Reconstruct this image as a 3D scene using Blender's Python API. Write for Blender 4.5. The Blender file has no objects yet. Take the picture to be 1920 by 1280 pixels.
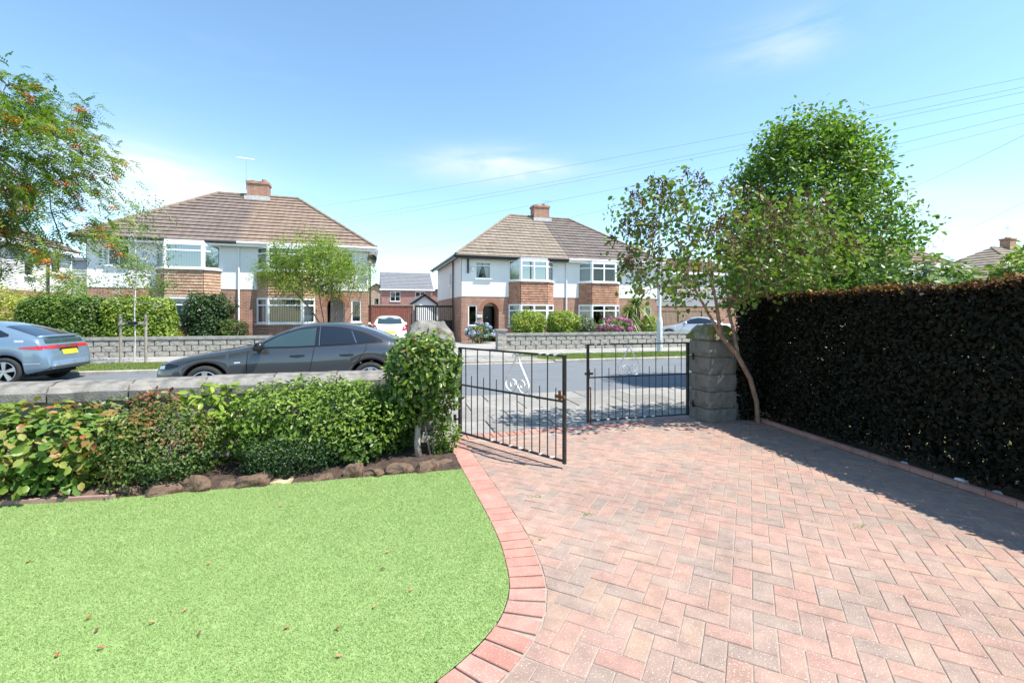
import bpy, math, random
import numpy as np
from mathutils import Vector, Matrix
from mathutils.bvhtree import BVHTree

sc = bpy.context.scene
COL = sc.collection
rnd = random.Random(11)
rng = np.random.default_rng(11)
R = math.radians

# ------------------------------------------------------------------ camera
YAW = 17.7
cam_d = bpy.data.cameras.new('camera')
cam_d.sensor_width = 36.0
cam_d.lens = 36.0 * 861 / 1920
cam_d.shift_y = -50 / 1920
cam_d.clip_start = 0.05
cam_d.clip_end = 2000
cam = bpy.data.objects.new('camera', cam_d)
COL.objects.link(cam)
cam.location = (0, 0, 1.5)
cam.rotation_euler = (R(90), 0, R(-YAW))
sc.camera = cam

# ------------------------------------------------------------------ sky, sun, exposure
SUN_DIR = Vector((0.789 * 0.508, -0.616 * 0.508, 0.862)).normalized()   # towards the sun
world = bpy.data.worlds.new('World')
sc.world = world
world.use_nodes = True
wn, wl = world.node_tree.nodes, world.node_tree.links
wn.clear()
w_out = wn.new('ShaderNodeOutputWorld')
w_bg = wn.new('ShaderNodeBackground')
w_bg.inputs['Strength'].default_value = 0.138
sky = wn.new('ShaderNodeTexSky')
sky.sky_type = 'NISHITA'
sky.sun_disc = False
sky.sun_elevation = math.asin(SUN_DIR.z)
sky.sun_rotation = math.atan2(SUN_DIR.x, SUN_DIR.y)
sky.altitude = 0
sky.air_density = 1.0
sky.dust_density = 0.05
sky.ozone_density = 1.0
# thin high cloud: wispy noise in the direction of view, thicker in a few banks
tc = wn.new('ShaderNodeTexCoord')
def wmath(op, a, b=None, c=None):
    n = wn.new('ShaderNodeMath'); n.operation = op
    for i, x in enumerate((a, b, c)):
        if x is None: continue
        if isinstance(x, (int, float)): n.inputs[i].default_value = x
        else: wl.new(x, n.inputs[i])
    return n.outputs[0]
mp = wn.new('ShaderNodeMapping'); mp.inputs['Scale'].default_value = (2.2, 2.2, 9.0)
mp.inputs['Rotation'].default_value = (0, R(6), 0)
wl.new(tc.outputs['Generated'], mp.inputs['Vector'])
nz = wn.new('ShaderNodeTexNoise'); nz.inputs['Scale'].default_value = 1.6
nz.inputs['Detail'].default_value = 7; nz.inputs['Roughness'].default_value = 0.55
nz.inputs['Distortion'].default_value = 0.6
wl.new(mp.outputs['Vector'], nz.inputs['Vector'])
wisp = wmath('MULTIPLY', wmath('SMOOTH_MIN', wmath('MAXIMUM', wmath('SUBTRACT', nz.outputs['Fac'], 0.60), 0.0), 0.5, 0.1), 0.25)
def bank(d, across, up, lo, gain):
    """a soft elongated bank of cloud around direction d"""
    d = Vector(d).normalized()
    side = Vector((d.y, -d.x, 0)).normalized()
    upv = side.cross(d)
    def dot(v):
        n = wn.new('ShaderNodeVectorMath'); n.operation = 'DOT_PRODUCT'
        wl.new(tc.outputs['Generated'], n.inputs[0]); n.inputs[1].default_value = v
        return n.outputs['Value']
    a = wmath('DIVIDE', dot(side), across)
    b = wmath('DIVIDE', dot(upv), up)
    r2 = wmath('ADD', wmath('MULTIPLY', a, a), wmath('MULTIPLY', b, b))
    front = wmath('GREATER_THAN', dot(d), 0.3)
    g = wmath('MULTIPLY', wmath('POWER', 2.718, wmath('MULTIPLY', r2, -1.0)), front)
    shaped = wmath('MULTIPLY', g, wmath('MAXIMUM', wmath('MULTIPLY', wmath('SUBTRACT', nz.outputs['Fac'], lo), gain), 0.0))
    return shaped
def dirpx(px, py):
    t, u = (px - 960) / 861, (590 - py) / 861
    c, s = math.cos(R(YAW)), math.sin(R(YAW))
    return (t * c + s, -t * s + c, u)
banks = [bank(dirpx(285, 330), 0.14, 0.055, 0.22, 2.6), bank(dirpx(330, 372), 0.14, 0.03, 0.30, 1.8),
         bank(dirpx(940, 315), 0.16, 0.035, 0.36, 3.2), bank(dirpx(1480, 70), 0.10, 0.035, 0.40, 2.2),
         bank(dirpx(1800, 430), 0.16, 0.035, 0.40, 2.0), bank(dirpx(1560, 400), 0.14, 0.035, 0.34, 2.0)]
cl = wisp
for b_ in banks: cl = wmath('ADD', cl, b_)
cl = wmath('MINIMUM', cl, 0.85)
mixc = wn.new('ShaderNodeMix'); mixc.data_type = 'RGBA'
wl.new(cl, mixc.inputs['Factor'])
wb = wn.new('ShaderNodeMix'); wb.data_type = 'RGBA'; wb.blend_type = 'MULTIPLY'; wb.inputs[0].default_value = 1.0
wl.new(sky.outputs['Color'], wb.inputs[6]); wb.inputs[7].default_value = (0.94, 1.07, 1.06, 1)
wl.new(wb.outputs[2], mixc.inputs[6])
mixc.inputs[7].default_value = (4.1, 4.35, 4.5, 1)
wl.new(mixc.outputs[2], w_bg.inputs['Color'])
wl.new(w_bg.outputs[0], w_out.inputs[0])

sun_d = bpy.data.lights.new('sun', 'SUN')
sun_d.energy = 4.6
sun_d.angle = R(0.53)
sun_d.color = (1.0, 0.955, 0.88)
sun = bpy.data.objects.new('sun', sun_d)
COL.objects.link(sun)
sun.location = (20, -15, 40)
sun.rotation_euler = (-SUN_DIR).to_track_quat('-Z', 'Y').to_euler()

sc.view_settings.view_transform = 'Standard'
sc.view_settings.look = 'None'
sc.view_settings.gamma = 1.0
sc.view_settings.use_curve_mapping = False
sc.view_settings.exposure = 0.98
sc.render.film_transparent = False
try:
    sc.cycles.max_bounces = 7
    sc.cycles.diffuse_bounces = 3
    sc.cycles.glossy_bounces = 3
    sc.cycles.transparent_max_bounces = 8
    sc.cycles.transmission_bounces = 4
    sc.cycles.caustics_reflective = False
    sc.cycles.caustics_refractive = False
    sc.cycles.use_denoising = True
except Exception:
    pass

# ------------------------------------------------------------------ materials
def _nodes(name):
    m = bpy.data.materials.new(name); m.use_nodes = True
    nt = m.node_tree
    b = nt.nodes['Principled BSDF']
    return m, nt, b
def ramp(nt, fac, stops):
    r = nt.nodes.new('ShaderNodeValToRGB')
    el = r.color_ramp.elements
    while len(el) > 1: el.remove(el[-1])
    el[0].position = stops[0][0]; el[0].color = (*stops[0][1], 1)
    for p, c in stops[1:]:
        e = el.new(p); e.color = (*c, 1)
    nt.links.new(fac, r.inputs[0])
    return r.outputs[0]
def noise(nt, scale, detail=4, rough=.55, coord='Object', vec=None, dist=0):
    n = nt.nodes.new('ShaderNodeTexNoise')
    n.inputs['Scale'].default_value = scale; n.inputs['Detail'].default_value = detail
    n.inputs['Roughness'].default_value = rough; n.inputs['Distortion'].default_value = dist
    if vec is None:
        t = nt.nodes.new('ShaderNodeTexCoord'); vec = t.outputs[coord]
    nt.links.new(vec, n.inputs['Vector'])
    return n.outputs['Fac']
def bump(nt, b, h, strength, dist=.01):
    n = nt.nodes.new('ShaderNodeBump')
    n.inputs['Strength'].default_value = strength; n.inputs['Distance'].default_value = dist
    nt.links.new(h, n.inputs['Height']); nt.links.new(n.outputs[0], b.inputs['Normal'])
def mixrgb(nt, fac, a, b_, mode='MIX'):
    n = nt.nodes.new('ShaderNodeMix'); n.data_type = 'RGBA'; n.blend_type = mode
    for sock, v in ((n.inputs[0], fac), (n.inputs[6], a), (n.inputs[7], b_)):
        if isinstance(v, (int, float)): sock.default_value = v
        elif isinstance(v, tuple): sock.default_value = (*v, 1)
        else: nt.links.new(v, sock)
    return n.outputs[2]
def mat(name, c1, c2=None, scale=6, rough=.8, bmp=0, bscale=60, metal=0, coat=0, spec=.5, detail=5, c3=None, bdist=.01):
    m, nt, b = _nodes(name)
    b.inputs['Roughness'].default_value = rough
    b.inputs['Metallic'].default_value = metal
    b.inputs['Coat Weight'].default_value = coat
    b.inputs['Coat Roughness'].default_value = .04
    b.inputs['Specular IOR Level'].default_value = spec
    if c2 is None:
        b.inputs['Base Color'].default_value = (*c1, 1)
    else:
        st = [(.32, c1), (.68, c2)] if c3 is None else [(.28, c1), (.5, c2), (.72, c3)]
        nt.links.new(ramp(nt, noise(nt, scale, detail), st), b.inputs['Base Color'])
    if bmp: bump(nt, b, noise(nt, bscale, 5), bmp, bdist)
    return m
def leafmat(name, stops, trans=.35, rough=.45, spec=.4):
    """leaf: colour from the leaf's own tint, light passing through"""
    m, nt, b = _nodes(name)
    a = nt.nodes.new('ShaderNodeAttribute'); a.attribute_name = 'tint'
    col = ramp(nt, a.outputs['Fac'], stops)
    nt.links.new(col, b.inputs['Base Color'])
    b.inputs['Roughness'].default_value = rough
    b.inputs['Specular IOR Level'].default_value = spec
    t = nt.nodes.new('ShaderNodeBsdfTranslucent')
    nt.links.new(mixrgb(nt, 1.0, col, (1.0, 1.25, .55), 'MULTIPLY'), t.inputs['Color'])
    mx = nt.nodes.new('ShaderNodeMixShader'); mx.inputs[0].default_value = trans
    out = nt.nodes['Material Output']
    nt.links.new(b.outputs[0], mx.inputs[1]); nt.links.new(t.outputs[0], mx.inputs[2])
    nt.links.new(mx.outputs[0], out.inputs['Surface'])
    return m
def brickmat(name, c1, c2, mortar, w=.225, h=.075, ms=.012, dark=None):
    """brickwork too far off to tell the bricks apart: laid in x+y and z"""
    m, nt, b = _nodes(name)
    t = nt.nodes.new('ShaderNodeTexCoord')
    sp = nt.nodes.new('ShaderNodeSeparateXYZ'); nt.links.new(t.outputs['Object'], sp.inputs[0])
    ad = nt.nodes.new('ShaderNodeMath'); ad.operation = 'ADD'
    nt.links.new(sp.outputs[0], ad.inputs[0]); nt.links.new(sp.outputs[1], ad.inputs[1])
    cb = nt.nodes.new('ShaderNodeCombineXYZ')
    nt.links.new(ad.outputs[0], cb.inputs[0]); nt.links.new(sp.outputs[2], cb.inputs[1])
    br = nt.nodes.new('ShaderNodeTexBrick')
    br.inputs['Scale'].default_value = 1
    br.inputs['Brick Width'].default_value = w; br.inputs['Row Height'].default_value = h
    br.inputs['Mortar Size'].default_value = ms; br.inputs['Mortar Smooth'].default_value = .15
    br.inputs['Bias'].default_value = 0
    br.inputs['Color1'].default_value = (*c1, 1); br.inputs['Color2'].default_value = (*c2, 1)
    br.inputs['Mortar'].default_value = (*mortar, 1)
    nt.links.new(cb.outputs[0], br.inputs['Vector'])
    v = ramp(nt, noise(nt, 2.5, 6), [(.3, (.72, .72, .72)), (.7, (1.15, 1.12, 1.1))])
    nt.links.new(mixrgb(nt, 1.0, br.outputs['Color'], v, 'MULTIPLY'), b.inputs['Base Color'])
    b.inputs['Roughness'].default_value = .88
    bump(nt, b, br.outputs['Fac'], -.5, .008)
    return m
def tintmat(name, stops, rough=.85, fleck=None, from_object=False, bmp=.25, bscale=180, bdist=.003):
    """pieces of mixed colour: the tint comes from the piece (attribute or the object's own random)"""
    m, nt, b = _nodes(name)
    if from_object:
        o = nt.nodes.new('ShaderNodeObjectInfo'); f = o.outputs['Random']
    else:
        a = nt.nodes.new('ShaderNodeAttribute'); a.attribute_name = 'tint'; f = a.outputs['Fac']
    col = ramp(nt, f, stops)
    g = nt.nodes.new('ShaderNodeNewGeometry')
    v = ramp(nt, noise(nt, 9, 6, vec=g.outputs['Position']), [(.3, (.80, .80, .80)), (.7, (1.14, 1.13, 1.12))])
    col = mixrgb(nt, 1.0, col, v, 'MULTIPLY')
    v2 = ramp(nt, noise(nt, 1.1, 5, vec=g.outputs['Position'], dist=.8), [(.3, (.84, .84, .85)), (.55, (1.0, 1.0, 1.0)), (.75, (1.08, 1.07, 1.06))])
    col = mixrgb(nt, 1.0, col, v2, 'MULTIPLY')
    if fleck:
        n = noise(nt, 150, 1, vec=g.outputs['Position'])
        col = mixrgb(nt, ramp(nt, n, [(.64, (0, 0, 0)), (.70, (.75, .75, .75))]), col, fleck)
        n2 = noise(nt, 120, 2, vec=g.outputs['Position'])
        col = mixrgb(nt, ramp(nt, n2, [(.28, (.45, .45, .45)), (.36, (0, 0, 0))]), col, (.16, .13, .12))
    nt.links.new(col, b.inputs['Base Color'])
    b.inputs['Roughness'].default_value = rough
    if bmp: bump(nt, b, noise(nt, bscale, 3, vec=g.outputs['Position']), bmp, bdist)
    return m
def glassmat(name, tint=(.85, .9, .9), refl=.10):
    m, nt, b = _nodes(name)
    nt.nodes.remove(b)
    out = nt.nodes['Material Output']
    tr = nt.nodes.new('ShaderNodeBsdfTransparent'); tr.inputs[0].default_value = (*tint, 1)
    gl = nt.nodes.new('ShaderNodeBsdfGlossy'); gl.inputs['Roughness'].default_value = .01
    fr = nt.nodes.new('ShaderNodeFresnel'); fr.inputs['IOR'].default_value = 1.5
    ad = nt.nodes.new('ShaderNodeMath'); ad.operation = 'MULTIPLY_ADD'; ad.use_clamp = True
    nt.links.new(fr.outputs[0], ad.inputs[0]); ad.inputs[1].default_value = 1.6; ad.inputs[2].default_value = refl
    mx = nt.nodes.new('ShaderNodeMixShader')
    nt.links.new(ad.outputs[0], mx.inputs[0]); nt.links.new(tr.outputs[0], mx.inputs[1]); nt.links.new(gl.outputs[0], mx.inputs[2])
    nt.links.new(mx.outputs[0], out.inputs['Surface'])
    return m

# ------------------------------------------------------------------ mesh and object helpers
def link(name, me, parent=None, loc=None):
    o = bpy.data.objects.new(name, me); COL.objects.link(o)
    if parent is not None: o.parent = parent
    if loc is not None: o.location = loc
    return o
def tag(o, label=None, cat=None, group=None, kind=None):
    if label: o['label'] = label
    if cat: o['category'] = cat
    if group: o['group'] = group
    if kind: o['kind'] = kind
    return o
def thing(name, label, cat, loc=(0, 0, 0), rz=0, group=None):
    o = bpy.data.objects.new(name, None); COL.objects.link(o)
    o.location = loc; o.rotation_euler = (0, 0, rz); o.empty_display_size = .2
    return tag(o, label, cat, group)
class MB:
    def __init__(s): s.v = []; s.f = []; s.mi = []; s.k = 0
    def poly(s, pts):
        n = len(s.v); s.v += [tuple(p) for p in pts]; s.f.append(tuple(range(n, n + len(pts)))); s.mi.append(s.k)
    def faces(s, pts, fs):
        n = len(s.v); s.v += [tuple(p) for p in pts]
        for f in fs: s.f.append(tuple(n + i for i in f)); s.mi.append(s.k)
    def box(s, x0, x1, y0, y1, z0, z1):
        s.faces([(x0, y0, z0), (x1, y0, z0), (x1, y1, z0), (x0, y1, z0), (x0, y0, z1), (x1, y0, z1), (x1, y1, z1), (x0, y1, z1)],
                [(0, 3, 2, 1), (4, 5, 6, 7), (0, 1, 5, 4), (1, 2, 6, 5), (2, 3, 7, 6), (3, 0, 4, 7)])
        return s
    def bar(s, a, b, w, h, up=(0, 0, 1)):
        """a square bar from a to b"""
        a, b = Vector(a), Vector(b); d = (b - a).normalized(); up = Vector(up)
        if abs(d.dot(up)) > .98: up = Vector((0, 1, 0))
        x = d.cross(up).normalized() * w / 2; y = x.cross(d).normalized() * h / 2
        p = [a - x - y, a + x - y, a + x + y, a - x + y, b - x - y, b + x - y, b + x + y, b - x + y]
        s.faces(p, [(0, 1, 2, 3), (7, 6, 5, 4), (0, 4, 5, 1), (1, 5, 6, 2), (2, 6, 7, 3), (3, 7, 4, 0)])
        return s
    def tube(s, pts, r, n=6, cap=True):
        pts = [Vector(p) for p in pts]
        rs = r if isinstance(r, (list, tuple)) else [r] * len(pts)
        base = len(s.v)
        ref = Vector((0, 0, 1))
        for i, p in enumerate(pts):
            d = (pts[min(i + 1, len(pts) - 1)] - pts[max(i - 1, 0)])
            d = d.normalized() if d.length > 1e-9 else Vector((0, 0, 1))
            if i == 0:
                ref = d.orthogonal().normalized()
            x = (ref - d * ref.dot(d))
            x = x.normalized() if x.length > 1e-6 else d.orthogonal().normalized()
            ref = x; y = d.cross(x)
            for k in range(n):
                a = 2 * math.pi * k / n
                s.v.append(tuple(p + (x * math.cos(a) + y * math.sin(a)) * rs[i]))
        for i in range(len(pts) - 1):
            for k in range(n):
                a = base + i * n + k; b = base + i * n + (k + 1) % n
                s.f.append((a, b, b + n, a + n)); s.mi.append(s.k)
        if cap:
            s.f.append(tuple(base + k for k in reversed(range(n)))); s.mi.append(s.k)
            e = base + (len(pts) - 1) * n
            s.f.append(tuple(e + k for k in range(n))); s.mi.append(s.k)
        return s
    def lathe(s, prof, c=(0, 0, 0), n=16, axis='z'):
        base = len(s.v)
        for (r_, h) in prof:
            for k in range(n):
                a = 2 * math.pi * k / n; u, w = r_ * math.cos(a), r_ * math.sin(a)
                p = (u, w, h) if axis == 'z' else ((u, h, w) if axis == 'y' else (h, u, w))
                s.v.append((p[0] + c[0], p[1] + c[1], p[2] + c[2]))
        for i in range(len(prof) - 1):
            for k in range(n):
                a = base + i * n + k; b = base + i * n + (k + 1) % n
                s.f.append((a, b, b + n, a + n)); s.mi.append(s.k)
        return s
    def mesh(s, name, mats, smooth=False):
        me = bpy.data.meshes.new(name)
        me.from_pydata(s.v, [], s.f)
        for m in (mats if isinstance(mats, (list, tuple)) else [mats]): me.materials.append(m)
        if any(s.mi): me.polygons.foreach_set('material_index', s.mi)
        if smooth: me.polygons.foreach_set('use_smooth', [True] * len(s.f))
        me.update()
        return me
    def build(s, name, mats, parent=None, smooth=False, loc=None):
        return link(name, s.mesh(name, mats, smooth), parent, loc)
def np_mesh(name, V, F, m, tint=None, smooth=False):
    """V (n,3), F (k, 3 or 4) numpy arrays"""
    me = bpy.data.meshes.new(name)
    V = np.ascontiguousarray(V, dtype=np.float32); F = np.ascontiguousarray(F, dtype=np.int32)
    n = F.shape[1]
    me.vertices.add(len(V)); me.vertices.foreach_set('co', V.ravel())
    me.loops.add(F.size); me.loops.foreach_set('vertex_index', F.ravel())
    me.polygons.add(len(F)); me.polygons.foreach_set('loop_start', np.arange(0, F.size, n, dtype=np.int32))
    me.materials.append(m)
    if smooth: me.polygons.foreach_set('use_smooth', np.ones(len(F), dtype=bool))
    if tint is not None:
        at = me.attributes.new('tint', 'FLOAT', 'POINT'); at.data.foreach_set('value', np.ascontiguousarray(tint, dtype=np.float32))
    me.update(calc_edges=True)
    return me
def unit(a): return a / np.maximum(np.linalg.norm(a, axis=-1, keepdims=True), 1e-9)
def leaf_mesh(name, P, N, T, size, m, tint, aspect=.6, fold=.25, rounded=True):
    """one small folded blade per leaf: P base points, N facing, T pointing direction"""
    n = len(P)
    size = np.broadcast_to(np.asarray(size, dtype=float), (n,))[:, None]
    T = unit(T - N * np.sum(T * N, axis=1, keepdims=True) + 1e-6); B = np.cross(N, T)
    w = size * aspect * .5
    if rounded:
        rows = [(0, 0, 0), (.30, -.85, fold), (.68, -.8, fold * .9), (1, 0, -.1), (.68, .8, fold * .9), (.30, .85, fold)]
        fs = [(0, 3, 2, 1), (0, 5, 4, 3)]
    else:
        rows = [(0, 0, 0), (.45, -1, fold), (1, 0, 0), (.45, 1, fold)]
        fs = [(0, 2, 1), (0, 3, 2)]
    k = len(rows)
    V = np.stack([P + T * size * a + B * w * b + N * w * c for a, b, c in rows], axis=1).reshape(-1, 3)
    F = (np.arange(n)[:, None, None] * k + np.array(fs)[None]).reshape(-1, len(fs[0]))
    return np_mesh(name, V, F, m, np.repeat(tint, k))
def rand_dirs(n): return unit(rng.normal(size=(n, 3)))
from mathutils import noise as mnoise

# ------------------------------------------------------------------ shared materials
m_soil = mat('soil', (.035, .022, .015), (.085, .055, .038), 14, .95, .8, 40, bdist=.03)
m_ground = mat('earth_and_grass', (.06, .075, .035), (.10, .10, .06), .8, .95)
m_asphalt = mat('asphalt', (.118, .129, .141), (.142, .155, .168), 1.1, .85, .5, 260, c3=(.130, .142, .154), bdist=.005, detail=9)
m_kerb = mat('kerb_concrete', (0.286, 0.269, 0.237), (0.429, 0.397, 0.356), 5, .9, .3, 80)
m_slab = tintmat('footpath_slab', [(0, (.215, .207, .188)), (.5, (.262, .252, .228)), (1, (.305, .292, .265))], .9, None, True)
m_path = mat('footpath_concrete', (0.260, 0.250, 0.225), (0.364, 0.346, 0.312), 2.5, .9, .25, 120)
m_joint = mat('joint_sand', (.27, .225, .185), (.36, .30, .25), 30, .95)
m_verge = mat('verge_turf', (.09, .14, .03), (.17, .20, .06), 3, .95, .8, 60, c3=(.13, .17, .04))
m_lawnbase = mat('turf_backing', (.18, .29, .085), (.24, .35, .12), 5, .9)
m_stone = mat('split_stone', (.22, .205, .18), (.36, .34, .30), 7, .92, .6, 55, c3=(.30, .28, .25))
m_stone_far = mat('split_stone_pale', (.19, .175, .15), (.36, .335, .295), 6, .92, .5, 55, c3=(.28, .26, .225))
m_mortar = mat('mortar', (.20, .185, .16), (.27, .25, .22), 20, .95)
m_coping = mat('weathered_coping', (.095, .087, .074), (.20, .187, .168), 8, .93, .8, 55, c3=(.28, .265, .24))
m_pinkmortar = mat('pink_mortar', (.46, .34, .27), (.52, .40, .33), 20, .95)
def mossy(name, lo, hi, moss, amount):
    m, nt, b = _nodes(name)
    base = ramp(nt, noise(nt, 7, 6), [(.3, lo), (.7, hi)])
    f = ramp(nt, noise(nt, 6, 6), [(amount, (0, 0, 0)), (amount + .1, (1, 1, 1))])
    nt.links.new(mixrgb(nt, f, base, moss), b.inputs['Base Color'])
    b.inputs['Roughness'].default_value = .95
    bump(nt, b, noise(nt, 40, 6), .7, .02)
    return m
m_capL = mossy('lichened_cap', (.12, .112, .098), (.27, .255, .225), (.08, .06, .02), .56)
m_capR = mossy('mossy_cap', (.16, .145, .12), (.30, .28, .24), (.16, .15, .03), .42)
m_rock = mossy('sandstone_rock', (.085, .052, .034), (.20, .135, .092), (.06, .028, .014), .52)
m_rock2 = mat('pale_sandstone', (.34, .27, .15), (.46, .38, .23), 8, .9, .5, 40)
PAVE = [(0, (0.276, 0.211, 0.172)), (.14, (0.295, 0.214, 0.172)), (.28, (0.329, 0.219, 0.172)), (.45, (0.348, 0.216, 0.169)), (.62, (0.357, 0.224, 0.173)),
        (.74, (0.312, 0.223, 0.179)), (.84, (0.345, 0.236, 0.172)), (.93, (0.347, 0.201, 0.158)), (1, (0.287, 0.219, 0.181))]
m_pave_o = tintmat('clay_paver', PAVE, .85, (.60, .52, .46), True)
m_pave_a = tintmat('clay_paver_mass', PAVE, .85, (.60, .52, .46), False)
m_edge = tintmat('red_edging_block', [(0, (.40, .185, .142)), (.5, (.44, .215, .168)), (1, (.42, .235, .188))], .85, (.60, .46, .40), True)
m_iron = mat('black_painted_iron', (.012, .012, .013), (.03, .028, .027), 30, .4, .15, 90)
m_rust = mat('rusty_iron', (.10, .035, .015), (.20, .08, .035), 40, .85)
m_ironwhite = mat('flaking_white_paint', (.62, .60, .56), (.80, .79, .76), 30, .55)

def pip(poly, X, Y):
    """points inside polygon"""
    inside = np.zeros(len(X), dtype=bool); n = len(poly)
    for i in range(n):
        x0, y0 = poly[i]; x1, y1 = poly[(i + 1) % n]
        c = ((y0 > Y) != (y1 > Y)) & (X < (x1 - x0) * (Y - y0) / ((y1 - y0) + 1e-12) + x0)
        inside ^= c
    return inside
def sheet(name, poly, z, m, label=None, thick=0, parent=None):
    mb = MB(); n = len(poly)
    mb.poly([(x, y, z) for x, y in poly])
    if thick:
        for i in range(n):
            a, b_ = poly[i], poly[(i + 1) % n]
            mb.poly([(a[0], a[1], z), (a[0], a[1], z - thick), (b_[0], b_[1], z - thick), (b_[0], b_[1], z)])
    o = mb.build(name, m, parent)
    if parent is None: tag(o, label, None, None, 'structure')
    return o
RS = -.066                                   # the road runs a few degrees off the house line
RA = math.atan(RS)
def rp(x, yy): return (x, yy + RS * x)       # a point in the road's own frame

def bladefield(name, poly, n, h, w, m, parent=None, zf=None, lean=.5):
    """short upright blades, one triangle each"""
    P = np.array(poly); lo, hi = P.min(0), P.max(0)
    X = rng.uniform(lo[0], hi[0], n * 2); Y = rng.uniform(lo[1], hi[1], n * 2)
    k = pip(poly, X, Y); X, Y = X[k][:n], Y[k][:n]; n = len(X)
    a = rng.uniform(0, 2 * np.pi, n); hh = h * rng.uniform(.6, 1.15, n)
    z = np.zeros(n) + (zf if zf is not None else 0)
    dx, dy = np.cos(a) * w, np.sin(a) * w
    lx = rng.normal(0, lean, n) * hh; ly = rng.normal(0, lean, n) * hh
    V = np.stack([np.stack([X - dx, Y - dy, z], 1), np.stack([X + dx, Y + dy, z], 1), np.stack([X + lx, Y + ly, z + hh], 1)], 1).reshape(-1, 3)
    F = np.arange(n * 3).reshape(-1, 3)
    pat = np.array([mnoise.noise((x * 1.3, y * 1.3, 3.1)) for x, y in zip(X[::40], Y[::40])])
    pat = np.repeat(pat, 40)[:n] if len(pat) * 40 >= n else np.zeros(n)
    t = np.clip(rng.uniform(0, 1, n) * .8 + .1 + pat * .22, 0, 1)
    return link(name, np_mesh(name, V, F, m, np.repeat(t, 3)), parent)

# ------------------------------------------------------------------ ground, road, footpaths
sheet('ground', [(-400, -60), (400, -60), (400, 700), (-400, 700)], -.16, m_ground)
road = sheet('road', [rp(-120, 8.62), rp(120, 8.62), rp(120, 14.45), rp(-120, 14.45)], -.09, m_asphalt)
near_path = sheet('footpath_near', [(-40, 5.45), (30, 5.45), rp(30, 8.5), rp(-40, 8.5)], -.022, m_path, thick=.1)
far_path = sheet('footpath_far', [rp(-60, 16.9), rp(60, 16.9), rp(60, 19.5), rp(-60, 19.5)], -.03, m_path, thick=.1)
far_plot = sheet('front_plots', [rp(-60, 19.45), rp(60, 19.45), (90, 80), (-90, 80)], -.012, mat('plot_paving', (.27, .26, .25), (.36, .34, .32), 1.5, .9), thick=.1)
verges = []
vl = sheet('verge_far_left', [rp(-60, 14.6), rp(-1.2, 14.6), rp(-1.2, 16.9), rp(-60, 16.9)], -.02, m_verge, thick=.08)
vr = sheet('verge_far_right', [rp(6.1, 14.6), rp(60, 14.6), rp(60, 16.9), rp(5.0, 16.9)], -.02, m_verge, thick=.08)
vn = sheet('verge_near', [rp(-60, 6.9), rp(-.6, 6.9), rp(-.6, 8.5), rp(-60, 8.5)], -.024, m_verge, thick=.06)
m_grass = leafmat('verge_grass_blades', [(0, (.10, .16, .03)), (.6, (.19, .25, .06)), (1, (.30, .29, .10))], .3, .6)
tag(bladefield('verge_grass', [rp(-11, 14.62), rp(-1.2, 14.62), rp(-1.2, 16.9), rp(-11, 16.9)], 26000, .055, .008, m_grass, zf=-.02),
    'short dry grass on the far verge beside the parked blue car', None, None, 'stuff')
tag(bladefield('verge_grass', [rp(6.2, 14.62), rp(17, 14.62), rp(17, 16.9), rp(5.2, 16.9)], 26000, .055, .008, m_grass, zf=-.02),
    'short grass on the far verge around the lamp post', None, None, 'stuff')
apron = sheet('far_drive_crossing', [rp(-1.18, 14.6), rp(6.06, 14.6), rp(4.98, 16.9), rp(-1.18, 16.9)], -.026, m_joint, thick=.08)
def slabs(parent, x0, x1, y0, y1, z, sx, sy, skew=0):
    me = None
    mb = MB(); g = .008; c = .006
    ax, ay = sx / 2 - g, sy / 2 - g
    mb.faces([(-ax, -ay, -.03), (ax, -ay, -.03), (ax, ay, -.03), (-ax, ay, -.03), (-ax, -ay, -c), (ax, -ay, -c), (ax, ay, -c), (-ax, ay, -c),
              (-ax + c, -ay + c, 0), (ax - c, -ay + c, 0), (ax - c, ay - c, 0), (-ax + c, ay - c, 0)],
             [(0, 1, 5, 4), (1, 2, 6, 5), (2, 3, 7, 6), (3, 0, 4, 7), (4, 5, 9, 8), (5, 6, 10, 9), (6, 7, 11, 10), (7, 4, 8, 11), (8, 9, 10, 11)])
    me = mb.mesh('slab', m_slab)
    ny = int((y1 - y0) / sy + .5); nx = int((x1 - x0) / sx + .5)
    for j in range(ny):
        for i in range(nx):
            x = x0 + (i + .5 + (.5 if j % 2 and skew else 0)) * sx; y = y0 + (j + .5) * sy
            o = link('slab', me, parent, (*rp(x, y), z + rnd.uniform(-.002, .002)))
            o.rotation_euler = (rnd.uniform(-.003, .003), rnd.uniform(-.003, .003), RA)
slabs(apron, -1.1, 5.0, 14.62, 16.9, -.006, .92, .76, 1)
slabs(near_path, -.2, 7.0, 5.78, 8.5, -.002, .9, .68, 1)
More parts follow.
